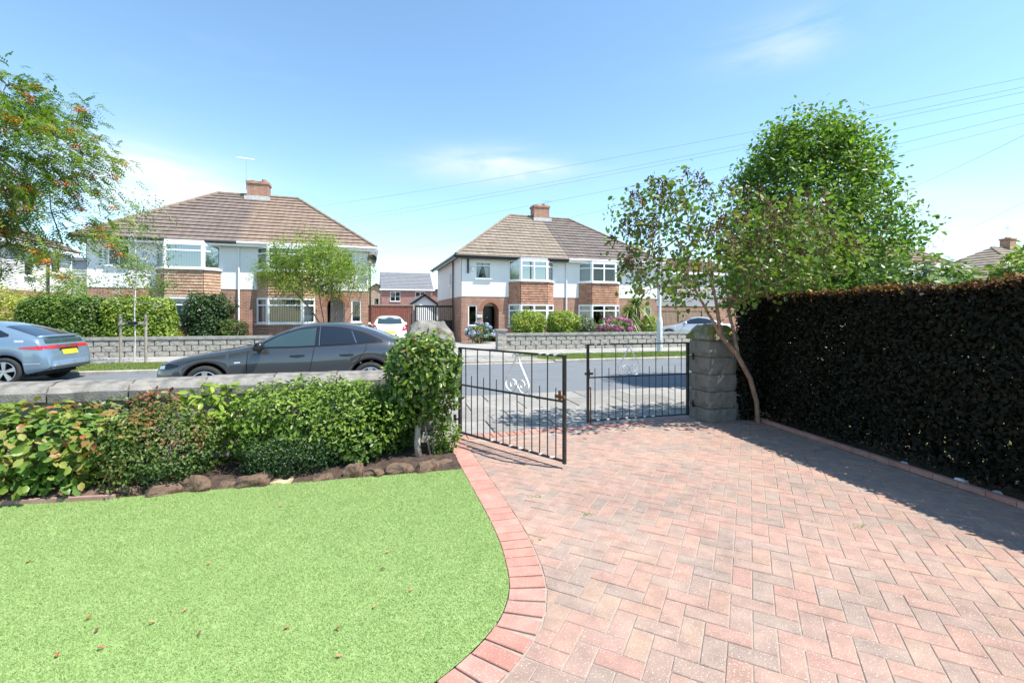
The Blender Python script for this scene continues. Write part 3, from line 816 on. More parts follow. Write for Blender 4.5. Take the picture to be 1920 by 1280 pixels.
def window(parent, p0, d, inw, u0, u1, z0, z1, cols=(0, 1), transom=None, inset=.05, glass=None, fw=.055, name='window', dress=None, sill=True, frame_m=None):
    """a framed window in the wall plane: frame, a pane for each light, optional blind or curtains behind"""
    frame_m = frame_m or m_upvc; glass = glass or m_glass
    P = lambda u, z, k=0: Vector((p0[0] + d[0] * u + inw[0] * k, p0[1] + d[1] * u + inw[1] * k, z))
    f = MB(); up = (0, 0, 1)
    def hb(u, v, z, w): f.bar(P(u, z, inset), P(v, z, inset), w, w, (0, 0, 1))
    def vb(u, a, b_, w): f.bar(P(u, a, inset), P(u, b_, inset), w, w, (d[0], d[1], 0))
    vb(u0 + fw / 2, z0, z1, fw); vb(u1 - fw / 2, z0, z1, fw); hb(u0 + fw, u1 - fw, z0 + fw / 2, fw); hb(u0 + fw, u1 - fw, z1 - fw / 2, fw)
    xs = [u0 + (u1 - u0) * c_ for c_ in cols]
    zt = z0 + (z1 - z0) * transom if transom else None
    for x in xs[1:-1]: vb(x, z0 + fw, z1 - fw, fw * 1.1)
    if zt: hb(u0 + fw, u1 - fw, zt, fw * .9)
    if sill: f.bar(P(u0 - .05, z0 - .03, -.04), P(u1 + .05, z0 - .03, -.04), .14, .05, (0, 0, 1))
    o = f.build(name, frame_m, parent)
    zz = [z0, zt, z1] if zt else [z0, z1]
    for i in range(len(xs) - 1):
        for j in range(len(zz) - 1):
            g = MB(); a, b_ = xs[i] + fw * .6, xs[i + 1] - fw * .6; c_, e = zz[j] + fw * .5, zz[j + 1] - fw * .5
            g.poly([P(a, c_, inset + .012), P(b_, c_, inset + .012), P(b_, e, inset + .012), P(a, e, inset + .012)])
            g.build('pane', glass, o)
    if dress == 'vertical':
        bm_ = MB(); x = u0 + .1
        while x < u1 - .08:
            q, w = P(x, z0 + .06, inset + .16), .075
            a = P(x + w * .55, z0 + .06, inset + .16 + w * .62)
            bm_.poly([q, a, (a.x, a.y, z1 - .06), (q.x, q.y, z1 - .06)]); x += .105
        tag(bm_.build('vertical_blind', m_blind, o), None, None, None, 'stuff')
    elif dress == 'roller':
        bm_ = MB(); zc = z0 + (z1 - z0) * .02
        bm_.poly([P(u0 + .04, zc, inset + .10), P(u1 - .04, zc, inset + .10), P(u1 - .04, z1, inset + .10), P(u0 + .04, z1, inset + .10)])
        bm_.build('roller_blind', mat('mint_blind', (.50, .60, .58), None, rough=.8), o)
    elif dress == 'curtains':
        for sg in (0, 1):
            bm_ = MB(); n = 10; top, bot = [], []
            for k in range(n + 1):
                t = k / n; wv = .03 * (k % 2)
                ut = (u0 + (u1 - u0) * (.04 + .44 * t)) if sg == 0 else (u1 - (u1 - u0) * (.04 + .44 * t))
                ub = (u0 + (u1 - u0) * (.04 + .18 * t)) if sg == 0 else (u1 - (u1 - u0) * (.04 + .18 * t))
                top.append(P(ut, z1 - .04, inset + .13 + wv)); bot.append(P(ub, z0 + .02, inset + .13 + wv))
            for k in range(n): bm_.poly([bot[k], bot[k + 1], top[k + 1], top[k]])
            bm_.build('curtain', m_curtain, o)
    elif dress == 'net':
        bm_ = MB(); n = 14
        for k in range(n):
            a, b_ = u0 + .05 + (u1 - u0 - .1) * k / n, u0 + .05 + (u1 - u0 - .1) * (k + 1) / n
            bm_.poly([P(a, z0 + .03, inset + .12 + .03 * (k % 2)), P(b_, z0 + .03, inset + .12 + .03 * ((k + 1) % 2)), P(b_, z1 - .03, inset + .12 + .03 * ((k + 1) % 2)), P(a, z1 - .03, inset + .12 + .03 * (k % 2))])
        bm_.build('net_curtain', m_curtain, o)
    return o

def semi(name, label, origin, sc_, halves, ridge=8.0 - .0, chim_seed=0):
    """a pair of semi-detached houses; local x from the shared wall, y into the plot, z from the ground"""
    t = thing(name, label, 'house', origin)
    k = sc_; EAVE, BRK, RIDGE, W, DEP, OV, RX = 4.72, 2.50, ridge, 6.2 * k, 8.5, .38, 2.13 * k
    yr = DEP / 2
    inner_ = MB()
    for sg, h in zip((-1, 1), halves):
        X = lambda u: sg * u
        dirx = (sg, 0); inw = (0, 1)
        bay = (.82 * k, 3.5 * k, 1.40 * k, 2.98 * k)                 # wall ends, front ends
        # front wall: brick below, render above, openings for windows, porch arch and the bay
        w1 = (4.55 * k, 5.42 * k, 3.50, 4.42); sw = (5.33 * k, 5.83 * k, .90, 2.02); dr = (4.10 * k, 5.0 * k, 0, 1.72)
        bayop = (bay[0], bay[1], 0, EAVE - .12)
        lo = MB(); up = MB()
        archc, archr = (dr[0] + dr[1]) / 2, (dr[1] - dr[0]) / 2
        wall_open(lo, (0, 0), dirx, W, -.3, BRK, [sw, (dr[0], dr[1], -.05, dr[3] + archr), (bay[0], bay[1], -.3, BRK)], .10, inw)
        # spandrels that turn the porch opening into an arch
        for sd in (-1, 1):
            pts = [(archc + sd * archr, dr[3])] + [(archc + sd * archr * math.cos(a), dr[3] + archr * math.sin(a)) for a in np.linspace(0, math.pi / 2, 9)][1:] + [(archc + sd * archr, dr[3] + archr)]
            lo.poly([(X(x), 0, z) for x, z in pts])
            for q in range(9):
                (x0, z0), (x1, z1) = [(archc + sd * archr * math.cos(a), dr[3] + archr * math.sin(a)) for a in (q * math.pi / 18, (q + 1) * math.pi / 18)]
                lo.poly([(X(x0), 0, z0), (X(x1), 0, z1), (X(x1), .9, z1), (X(x0), .9, z0)])
        wall_open(up, (0, -.025), dirx, W, BRK, EAVE, [w1, (bay[0], bay[1], BRK, EAVE - .12)], .10, inw)
        up.poly([(0, -.025, BRK), (X(W), -.025, BRK), (X(W), 0, BRK), (0, 0, BRK)])
        # side and back
        ew = (3.0, 3.5, 3.3, 4.1)
        lo.poly([(X(W), 0, -.3), (X(W), DEP, -.3), (X(W), DEP, BRK), (X(W), 0, BRK)]); lo.poly([(X(dr[0]), -.02, -.04), (X(dr[1]), -.02, -.04), (X(dr[1]), .9, -.04), (X(dr[0]), .9, -.04)])
        wall_open(up, (X(W + .025), -.025), (0, 1), DEP + .05, BRK, EAVE, [ew], .1, (-sg, 0))
        up.poly([(X(W), -.025, BRK), (X(W + .025), -.025, BRK), (X(W + .025), DEP, BRK), (X(W), DEP, BRK)])
        lo.poly([(0, DEP, 0), (X(W), DEP, 0), (X(W), DEP, BRK), (0, DEP, BRK)]); up.poly([(0, DEP + .02, BRK), (X(W), DEP + .02, BRK), (X(W), DEP + .02, EAVE), (0, DEP + .02, EAVE)])
        # porch recess
        lo.poly([(X(dr[0]), 0, 0), (X(dr[0]), .9, 0), (X(dr[0]), .9, dr[3]), (X(dr[0]), 0, dr[3])]); lo.poly([(X(dr[1]), 0, 0), (X(dr[1]), .9, 0), (X(dr[1]), .9, dr[3]), (X(dr[1]), 0, dr[3])])
        lo.build('brick_wall', m_brick, t); up.build('rendered_wall', h.get('render', m_render), t)
        # arch ring of bricks on edge
        ar = MB()
        for q in range(19):
            a0, a1 = math.pi * (q + .06) / 19, math.pi * (q + .94) / 19
            p = [(archc + r_ * math.cos(a), dr[3] + r_ * math.sin(a)) for r_, a in ((archr + .005, a0), (archr + .22, a0), (archr + .22, a1), (archr + .005, a1))]
            ar.faces([(X(x), -.012, z) for x, z in p] + [(X(x), .1, z) for x, z in p], [(0, 1, 2, 3), (0, 4, 5, 1), (1, 5, 6, 2), (2, 6, 7, 3), (3, 7, 4, 0)])
        ar.build('arch', m_arch, t)
        # front door inside the porch
        dm = MB(); dm.box(min(X(dr[0] + .16), X(dr[1] - .02)), max(X(dr[0] + .16), X(dr[1] - .02)), .84, .89, .02, 1.98)
        dobj = dm.build('front_door', h['door'], t)
        kn = MB(); kn.lathe([(.0, -.03), (.035, -.02), (.035, 0)], (X(archc), .83, 1.35), 10, 'y'); kn.build('knocker', m_alu, dobj)
        lb = MB(); lb.box(X(archc) - .13, X(archc) + .13, .825, .84, .85, .91); lb.build('letter_box', m_alu, dobj)
        fr = MB(); fr.box(min(X(dr[1] - .12), X(dr[1])), max(X(dr[1] - .12), X(dr[1])), .78, .86, 0, 2.1); fr.box(min(X(dr[0]), X(dr[1])), max(X(dr[0]), X(dr[1])), .79, .87, 2.0, 2.3); fr.build('door_frame', h.get('doorframe', m_upvc), t)
        # windows
        window(t, (0, -.025), dirx, inw, *w1, (0, .5, 1) if h.get('w1split') else (0, 1), .76, dress=h.get('w1'))
        window(t, (0, 0), dirx, inw, *sw, (0, 1), None, dress=h.get('sw'))
        window(t, (X(W + .025), -.025), (0, 1), (-sg, 0), *ew, (0, 1), None, glass=m_glass_b)
        # the two-storey bay: three faces, window bands above and below hung tiles
        BP = -.55
        pts = [(X(bay[0]), 0), (X(bay[2]), BP), (X(bay[3]), BP), (X(bay[1]), 0)]
        zl0, zl1, zt0, zt1, zu0, zu1 = .86, 2.08, 2.12, 3.36, 3.40, 4.54
        bk = MB()
        for q in range(3):
            a, b_ = pts[q], pts[q + 1]
            bk.poly([(*a, -.3), (*b_, -.3), (*b_, zl0 - .05), (*a, zl0 - .05)])
        bk.poly([(p[0], p[1], zl0 - .05) for p in pts]); bk.build('bay_base', m_brick, t)
        hd_ = MB()
        for za, zb in ((zl1, zt0 + .02), (zu1, EAVE - .02), (zt1, zu0 - .03)):
            for q in range(3):
                a, b_ = pts[q], pts[q + 1]
                hd_.poly([(*a, za), (*b_, za), (*b_, zb), (*a, zb)])
            hd_.poly([(p[0], p[1], za) for p in pts])
        hd_.poly([(p[0], p[1], zt0 + .02) for p in pts]); hd_.build('bay_head', m_upvc if h.get('whitehead') else m_lead, t)
        tl = MB(); tt = []; rows = 9
        cen = Vector((X((bay[2] + bay[3]) / 2), .3, 0))
        for r_ in range(rows):
            za, zb = lerp(zt0, zt1, r_ / rows), lerp(zt0, zt1, (r_ + 1.12) / rows)
            for q in range(3):
                a, b_ = Vector((*pts[q], 0)), Vector((*pts[q + 1], 0))
                nn = Vector(((b_ - a).y, -(b_ - a).x, 0)).normalized()
                if nn.dot((a + b_) / 2 - cen) < 0: nn = -nn
                n_ = max(3, int((b_ - a).length / .17)); off = .5 * (r_ % 2)
                for e in range(-1, n_ + 1):
                    u0, u1 = max(0, (e + off) / n_), min(1, (e + 1 + off) / n_ - .004)
                    if u1 <= u0: continue
                    up_ = nn * (.045 + rnd.uniform(-.004, .004)); lo_ = nn * .012
                    p, s2 = a.lerp(b_, u0), a.lerp(b_, u1); dz = rnd.uniform(-.004, .004)
                    tl.faces([p + up_ + Vector((0, 0, za + dz)), s2 + up_ + Vector((0, 0, za + dz)), s2 + lo_ + Vector((0, 0, zb)), p + lo_ + Vector((0, 0, zb)), p + Vector((0, 0, za + dz)), s2 + Vector((0, 0, za + dz))],
                             [(0, 1, 2, 3), (4, 5, 1, 0)])
                    tt += [rnd.random()] * 6
        o = tl.build('hung_tiles', h.get('hung', m_hung), t); o['kind'] = 'stuff'
        at_ = o.data.attributes.new('tint', 'FLOAT', 'POINT'); at_.data.foreach_set('value', np.array(tt, dtype=np.float32))
        for (za, zb, key) in ((zl0, zl1, 'low'), (zu0, zu1, 'high')):
            for q in range(3):
                a, b_ = pts[q], pts[q + 1]
                if sg < 0 and True: a, b_ = b_, a                     # run left to right
                L = math.hypot(b_[0] - a[0], b_[1] - a[1]); d_ = ((b_[0] - a[0]) / L, (b_[1] - a[1]) / L)
                n_ = (-d_[1], d_[0]); n_ = n_ if n_[1] > 0 else (-n_[0], -n_[1])
                window(t, a, d_, n_, 0, L, za, zb, h.get('cols', (0, 1)) if q == 1 else (0, 1), .72, .0, name='bay_window' if q == 1 else 'bay_side_window',
                       glass=h.get('g_' + key), dress=h.get(key) if q == 1 else h.get(key + '_side'), sill=True, fw=.075)
        # roof half
        rm = h['roof']
        ro = MB(); OE = W + OV
        slope_courses(ro, (0, -OV, EAVE), (X(OE), -OV, EAVE), (0, yr, RIDGE), (X(RX), yr, RIDGE), 15)
        slope_courses(ro, (X(OE), -OV, EAVE), (X(OE), DEP + OV, EAVE), (X(RX), yr, RIDGE), (X(RX), yr + .001, RIDGE), 15)
        ro.poly([(0, DEP + OV, EAVE), (X(OE), DEP + OV, EAVE), (X(RX), yr, RIDGE), (0, yr, RIDGE)])
        rob = ro.build('roof', rm, t)
        cp = MB(); capline(cp, (X(OE), -OV, EAVE + .02), (X(RX), yr, RIDGE + .02), .10); capline(cp, (X(RX), yr, RIDGE + .02), (0, yr, RIDGE + .02), .10)
        cp.build('ridge_tiles', h.get('ridge_m', m_ridge), rob)['kind'] = 'stuff'
        so = MB(); so.poly([(0, -OV, EAVE - .05), (X(OE), -OV, EAVE - .05), (X(W), 0, EAVE - .05), (0, 0, EAVE - .05)]); so.poly([(X(OE), -OV, EAVE - .05), (X(OE), DEP + OV, EAVE - .05), (X(W), DEP, EAVE - .05), (X(W), 0, EAVE - .05)])
        so.build('soffit', m_upvc if not h.get('blackfascia') else m_black, t)
        fa = MB(); fm = m_black if h.get('blackfascia') else m_upvc
        fa.box(min(0, X(OE)), max(0, X(OE)), -OV - .025, -OV, EAVE - .20, EAVE + .0); fa.box(min(X(OE), X(OE + .025)), max(X(OE), X(OE + .025)), -OV, DEP + OV, EAVE - .20, EAVE); fa.build('fascia', fm, t)
        gu = MB(); gm = h['gutter']
        gu.tube([(0, -OV - .085, EAVE - .04), (X(OE + .05), -OV - .085, EAVE - .04)], .06, 8); gu.build('gutter', gm, t)
        gu = MB(); gu.tube([(X(OE + .085), -OV, EAVE - .04), (X(OE + .085), DEP + OV, EAVE - .04)], .06, 8); gu.build('gutter', m_black if h.get('blackfascia') else gm, t)
        dp = MB(); dp.tube([(X(W - .02 + .12), 2.0, EAVE - .1), (X(W + .12), 2.0, .1)], .045, 8); dp.build('downpipe', h.get('pipe', m_black), t)
        # dark room behind the glass
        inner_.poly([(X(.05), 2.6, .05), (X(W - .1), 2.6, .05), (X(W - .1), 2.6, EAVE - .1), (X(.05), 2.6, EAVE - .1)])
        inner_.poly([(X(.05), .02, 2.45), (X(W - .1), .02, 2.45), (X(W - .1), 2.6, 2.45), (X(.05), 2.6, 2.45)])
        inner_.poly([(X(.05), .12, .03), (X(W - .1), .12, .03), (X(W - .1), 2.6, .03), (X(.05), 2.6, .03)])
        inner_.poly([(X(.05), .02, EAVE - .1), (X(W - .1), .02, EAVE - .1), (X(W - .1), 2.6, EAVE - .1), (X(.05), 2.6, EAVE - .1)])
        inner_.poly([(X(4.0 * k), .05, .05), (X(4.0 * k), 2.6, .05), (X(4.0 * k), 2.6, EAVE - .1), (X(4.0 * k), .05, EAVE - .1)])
        if h.get('bracket'):
            br_ = MB(); br_.bar((X(W - .35), -.06, EAVE - .95), (X(W - .35), -.06, EAVE - .15), .09, .10); br_.build('timber_bracket', m_black, t)
        if h.get('alarm'):
            al = MB(); al.lathe([(.0, -.10), (.10, -.09), (.135, -.05), (.14, 0)], (X(W - .62), -.03, 4.0), 14, 'y'); al.build('alarm_box', m_upvc, t)
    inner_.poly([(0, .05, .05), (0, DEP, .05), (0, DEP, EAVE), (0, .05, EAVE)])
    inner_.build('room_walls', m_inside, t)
    # drain pipe on the shared wall, chimney and aerial
    dp = MB(); dp.tube([(.0, -.08, EAVE - .2), (.0, -.08, .1)], .04, 8); dp.build('downpipe', halves[0].get('midpipe', m_upvc), t)
    ch = MB(); ch.box(-.52, .55, yr - .38, yr + .38, RIDGE - .35, RIDGE + .62); ch.box(-.57, .60, yr - .43, yr + .43, RIDGE + .62, RIDGE + .76); co = ch.build('chimney', m_brick, t)
    fl = MB(); fl.box(-.62, .65, yr - .55, yr + .5, RIDGE - .32, RIDGE - .10); fl.build('flashing', m_lead, co)
    for i, px_ in enumerate((-.28, .28)):
        p = MB(); p.lathe([(.13, 0), (.12, .16 if i else .09), (.14, .18 if i else .1), (.09, .18 if i else .1), (.09, .02)], (px_, yr, RIDGE + .76), 12); p.build('chimney_pot', m_pot, co)
    ae = MB(); hgt = 1.3 if chim_seed else .35
    ae.tube([(-.6 if chim_seed else .5, yr - .1, RIDGE + .3), (-.6 if chim_seed else .5, yr - .1, RIDGE + .76 + hgt)], .015, 5)
    zA = RIDGE + .74 + hgt; ax = -.6 if chim_seed else .5
    ae.tube([(ax - .45, yr - .3, zA), (ax + .35, yr + .1, zA + .06)], .012, 5)
    for q in range(6):
        s_ = -.4 + .13 * q; ae.tube([(ax + s_, yr - .28 + .2 * (s_ + .4) - .17, zA + .03 + .06 * s_), (ax + s_, yr - .28 + .2 * (s_ + .4) + .17, zA + .03 + .06 * s_)], .007, 4)
    ae.build('aerial', m_alu, co)
    return t
door_black = mat('black_door', (.012, .013, .015), None, rough=.3)
door_lilac = mat('lilac_grey_door', (.42, .40, .45), None, rough=.4)
semi('semi_detached_house', 'pair of white and brick semis with brown and tan roof behind the grey car', (-5.78, 25.0, .22), .955,
     [dict(door=door_black, roof=m_tile_a, gutter=m_dkgut, hung=m_hung2, render=m_render2, w1split=True, high='vertical', low='roller', high_side='roller', low_side='roller', whitehead=True, g_high=m_glass_b),
      dict(door=door_lilac, roof=m_tile_b, gutter=m_upvc, hung=m_hung2, render=m_render, low='vertical', sw='vertical', high='net', high_side='net', low_side='net', whitehead=True)],
     ridge=8.0, chim_seed=1)
semi('semi_detached_house', 'pair of white and brick semis with arched porch and black fascia across the road', (11.18, 24.65, 0), 1.0,
     [dict(door=door_black, roof=m_tile_c, gutter=m_black, w1='curtains', blackfascia=True, bracket=True, alarm=True, cols=(0, .5, 1), high_side='net', low_side='net', g_high=m_glass_b, midpipe=m_upvc),
      dict(door=door_black, roof=m_tile_d, gutter=m_upvc, cols=(0, .5, 1), high_side='net', low_side='net', w1='net')],
     ridge=8.02, chim_seed=0)
# number plaque by the arched porch
pq = thing('house_number_plaque', 'small white house number plaque beside the arched porch', 'plaque', (5.99, 24.63, 1.42))
b_ = MB(); b_.box(-.13, .13, -.02, .02, -.08, .08); b_.build('plate', m_upvc, pq)
for q in (-.05, .05):
    n_ = MB()
    for sg in (0, 1):
        c_ = .026 if sg else -.026
        pts = [Vector((q + .026 * math.cos(a), -.024, c_ + .026 * math.sin(a))) for a in np.linspace(R(150), R(-90), 10)] if sg else [Vector((q + .026 * math.cos(a), -.024, c_ + .026 * math.sin(a))) for a in np.linspace(R(90), R(-150), 10)]
        for i in range(9): n_.bar(pts[i], pts[i + 1], .012, .004, (0, 1, 0))
    n_.build('digit', m_black, pq)
# satellite dish on the near corner of the brown-and-tan pair
sd = thing('satellite_dish', 'dark satellite dish on the corner of the tan roofed semi', 'satellite dish', (.20, 24.85, 4.35))
d_ = MB(); d_.lathe([(0, .08), (.1, .068), (.18, .036), (.24, 0)], (.12, -.25, 0), 18, 'y'); d_.build('dish', m_dkgut, sd)
d_ = MB(); d_.tube([(0, .12, -.1), (.06, -.05, -.08), (.12, -.16, 0)], .02, 6); d_.build('bracket', m_dkgut, sd)
d_ = MB(); d_.tube([(.12, -.18, -.2), (.12, -.5, -.1)], .014, 5); d_.build('feed_arm', m_dkgut, sd)

# ------------------------------------------------------------------ other houses
def plain_house(name, label, origin, rz, W, D, eave, ridge, wall_m, roof_m, brk=None, brick_m=None, hip=False, wins=(), gable_front=False, n=10, chimney=None, wall_m2=None):
    t = thing(name, label, 'house', origin, R(rz))
    lo = MB(); wz = 0
    fr = [w for w in wins if w[0] == 'f']
    bands = [(0, brk, brick_m), (brk, eave, wall_m)] if brk else [(0, eave, wall_m)]
    for (za, zb, m_) in bands:
        w_ = MB()
        wall_open(w_, (0, 0), (1, 0), W, za, zb, [w[1:5] for w in fr if w[3] >= za - .01 and w[4] <= zb + .01], .08, (0, 1))
        w_.poly([(W, 0, za), (W, D, za), (W, D, zb), (W, 0, zb)]); w_.poly([(0, D, za), (0, 0, za), (0, 0, zb), (0, D, zb)]); w_.poly([(0, D, za), (W, D, za), (W, D, zb), (0, D, zb)])
        if gable_front and zb == eave: w_.poly([(0, 0, eave), (W, 0, eave), (W / 2, 0, ridge)])
        elif not hip and zb == eave:
            for x in (0, W): w_.poly([(x, 0, eave), (x, D, eave), (x, D / 2, ridge)])
        w_.build('brick_wall' if m_ is brick_m else 'wall', m_, t)
    for w in fr: window(t, (0, 0), (1, 0), (0, 1), *w[1:5], w[5] if len(w) > 5 else (0, 1), w[6] if len(w) > 6 else None)
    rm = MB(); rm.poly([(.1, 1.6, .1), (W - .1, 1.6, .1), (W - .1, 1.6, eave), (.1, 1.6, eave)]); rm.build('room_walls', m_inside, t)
    ro = MB(); ov = .3
    if gable_front:
        slope_courses(ro, (-ov, D, eave - .15), (-ov, -ov, eave - .15), (W / 2, D, ridge), (W / 2, -ov, ridge), n); slope_courses(ro, (W + ov, -ov, eave - .15), (W + ov, D, eave - .15), (W / 2, -ov, ridge), (W / 2, D, ridge), n)
    elif hip:
        rx = min(D / 2, W * .36)
        slope_courses(ro, (-ov, -ov, eave), (W + ov, -ov, eave), (rx, D / 2, ridge), (W - rx, D / 2, ridge), n)
        slope_courses(ro, (W + ov, -ov, eave), (W + ov, D + ov, eave), (W - rx, D / 2, ridge), (W - rx, D / 2 + .001, ridge), n); slope_courses(ro, (-ov, D + ov, eave), (-ov, -ov, eave), (rx, D / 2 + .001, ridge), (rx, D / 2, ridge), n)
        ro.poly([(-ov, D + ov, eave), (W + ov, D + ov, eave), (W - rx, D / 2, ridge), (rx, D / 2, ridge)])
    else:
        slope_courses(ro, (-ov * .5, -ov, eave - .1), (W + ov * .5, -ov, eave - .1), (-ov * .5, D / 2, ridge), (W + ov * .5, D / 2, ridge), n)
        ro.poly([(-ov * .5, D + ov, eave - .1), (W + ov * .5, D + ov, eave - .1), (W + ov * .5, D / 2, ridge), (-ov * .5, D / 2, ridge)])
    rb = ro.build('roof', roof_m, t)
    if hip:
        cp = MB(); rx = min(D / 2, W * .36)
        for a, b2 in (((-ov, -ov, eave), (rx, D / 2, ridge)), ((W + ov, -ov, eave), (W - rx, D / 2, ridge)), ((rx, D / 2, ridge), (W - rx, D / 2, ridge))): capline(cp, Vector(a) + Vector((0, 0, .02)), Vector(b2) + Vector((0, 0, .02)), .09)
        cp.build('ridge_tiles', m_ridge, rb)['kind'] = 'stuff'
    fa = MB(); fm = m_upvc if not gable_front else m_black
    if gable_front:
        for sg in (-1, 1): fa.bar((W / 2 + sg * (W / 2 + ov), -ov - .01, eave - .22), (W / 2, -ov - .01, ridge - .05), .04, .2, (0, 0, 1))
    else: fa.box(-ov, W + ov, -ov - .02, -ov, eave - .2, eave - .02)
    fa.build('fascia', fm, t)
    if chimney:
        cx, cy = chimney; c_ = MB(); c_.box(cx - .45, cx + .45, cy - .35, cy + .35, ridge - .5, ridge + .75); c_.box(cx - .5, cx + .5, cy - .4, cy + .4, ridge + .75, ridge + .88); co = c_.build('chimney', m_brick, t)
        for q in (-.22, .22):
            p = MB(); p.lathe([(.12, 0), (.11, .12), (.08, .12), (.08, .02)], (cx + q, cy, ridge + .88), 10); p.build('chimney_pot', m_pot, co)
        ae = MB(); ae.tube([(cx, cy, ridge + .8), (cx, cy, ridge + 2.1)], .014, 5); ae.tube([(cx - .9, cy - .2, ridge + 1.75), (cx + .3, cy + .1, ridge + 1.78)], .011, 4)
        for q in range(5): ae.tube([(cx - .8 + .22 * q, cy - .35, ridge + 1.76), (cx - .8 + .22 * q, cy + .1, ridge + 1.76)], .007, 4)
        ae.tube([(cx, cy - .15, ridge + 1.5), (cx, cy + .25, ridge + 1.5)], .008, 4); ae.build('aerial', m_alu, co)
    return t
# far left: white rendered house set back, its end towards the road
h = plain_house('rendered_house', 'white rendered house with brick base at the far left edge', (-15.7, 24.4, .2), 90, 7.5, 9, 4.75, 7.2, m_render, m_tile_a, 2.48, m_brick, True,
            [('f', 3.9, 4.6, 3.2, 4.15), ('f', 5.9, 6.7, 3.5, 4.5, (0, 1), .6)])
dp = MB(); dp.tube([(5.5, -.08, 4.6), (5.5, -.08, .1)], .06, 8); dp.build('downpipe', m_dkgut, h)
dp = MB(); dp.tube([(7.4, -.06, 4.6), (7.4, -.06, .1)], .04, 8); dp.build('downpipe', m_upvc, h)
# grey clad outbuilding between the two
ob = thing('clad_outbuilding', 'pale grey horizontally clad outbuilding in the gap beside the white house', 'outbuilding', (-18.6, 38, 0))
m_clad = mat('grey_cladding', (.42, .43, .44), (.50, .51, .52), 2, .6)
for i in range(22):
    b_ = MB(); z = .25 + i * .22
    b_.faces([(0, 0, z), (3.6, 0, z), (3.6, .03, z + .225), (0, .03, z + .225), (0, .05, z), (3.6, .05, z)], [(0, 1, 2, 3), (4, 5, 1, 0)]); b_.build('board', m_clad, ob)
b_ = MB(); b_.box(0, 3.6, .06, 4, 0, 5.1); b_.build('wall', m_clad, ob)
b_ = MB(); b_.box(-.2, 3.8, -.2, 4.2, 5.1, 5.3); b_.build('roof', m_slate, ob)
# new brick houses far behind the gap
plain_house('brick_house', 'new red brick house with grey slate roof behind the gap between the semis', (2.06, 63.4, 0), 0, 6.7, 7, 4.97, 7.5, m_brick_new, m_slate,
            wins=[('f', 1.1, 2.4, 3.3, 4.6, (0, .5, 1), .5), ('f', 4.4, 5.7, 3.3, 4.6, (0, .5, 1), .5)], n=12)
plain_house('brick_house', 'tan brick gabled house partly hidden behind the corner of the tan roofed semi', (-1.2, 78.2, 0), 0, 5.8, 8, 4.7, 6.6, m_brick_tan, m_slate, gable_front=True, n=8,
            wins=[('f', 2.5, 3.3, 3.0, 4.2)])
plain_house('brick_house', 'far red brick house with small gable beside the rendered side wall', (8.4, 75.2, 0), 0, 5.4, 8, 3.9, 5.7, m_brick_new, m_slate, gable_front=True, n=8,
            wins=[('f', 2.0, 3.4, 2.4, 3.3, (0, .5, 1), .5)])
# white-gabled garage with black bargeboards at the end of the shared drive
g = thing('gabled_garage', 'small white gabled garage with black bargeboards behind the black gates', 'garage', (3.45, 39.5, 0))
b_ = MB(); W_ = 2.65; b_.box(0, W_, 0, 5, 0, 2.15); b_.faces([(0, 0, 2.15), (W_, 0, 2.15), (W_ / 2, 0, 3.08)], [(0, 1, 2)]); b_.build('wall', m_render, g)
for sg in (-1, 1): b_ = MB(); b_.bar((W_ / 2 + sg * (W_ / 2 + .3), -.2, 2.02), (W_ / 2 - sg * .03, -.2, 3.2), .06, .2); b_.build('bargeboard', m_black, g)
b_ = MB()
for sg in (-1, 1): b_.poly([(W_ / 2 + sg * (W_ / 2 + .3), -.2, 2.12), (W_ / 2 + sg * (W_ / 2 + .3), 5, 2.12), (W_ / 2, 5, 3.28), (W_ / 2, -.2, 3.28)])
b_.build('roof', m_tile_d, g)
# houses on the right
plain_house('clad_house', 'brick and white boarded house glimpsed through the lilac branches', (19.6, 27.0, 0), 0, 8.5, 8, 4.5, 5.9, mat('white_boarding', (.62, .62, .60), (.70, .70, .68), 2, .7), m_tile_red, 2.5, m_brick, True,
            [('f', 1.6, 3.0, 3.3, 4.4, (0, .5, 1), None), ('f', 5.2, 6.6, 3.3, 4.4, (0, .5, 1), None)])
cb = thing('timber_cladding', 'grey weathered boarded lean-to below the clad house windows', 'lean-to', (18.2, 26.4, 0))
for i in range(9):
    b_ = MB(); z = 2.15 + i * .13; b_.bar((0, 0, z), (7.5, 0, z), .03, .085); b_.build('slat', m_clad, cb)
b_ = MB(); b_.box(0, 7.5, .03, .4, 0, 3.3); b_.build('wall', m_brick, cb)
plain_house('tiled_roof_house', 'house with red brown hipped roof showing above the hedge beside the big tree', (28.6, 22.0, 0), 0, 12.2, 8.4, 5.0, 8.1, m_render, m_tile_red, hip=True, n=12)
plain_house('tiled_roof_house', 'house with grey brown roof and chimney above the hedge at the far right', (47.3, 21.0, 0), 0, 12.5, 8.4, 4.4, 7.3, m_render, m_tile_c, hip=True, n=12, chimney=(6.5, 4.2))

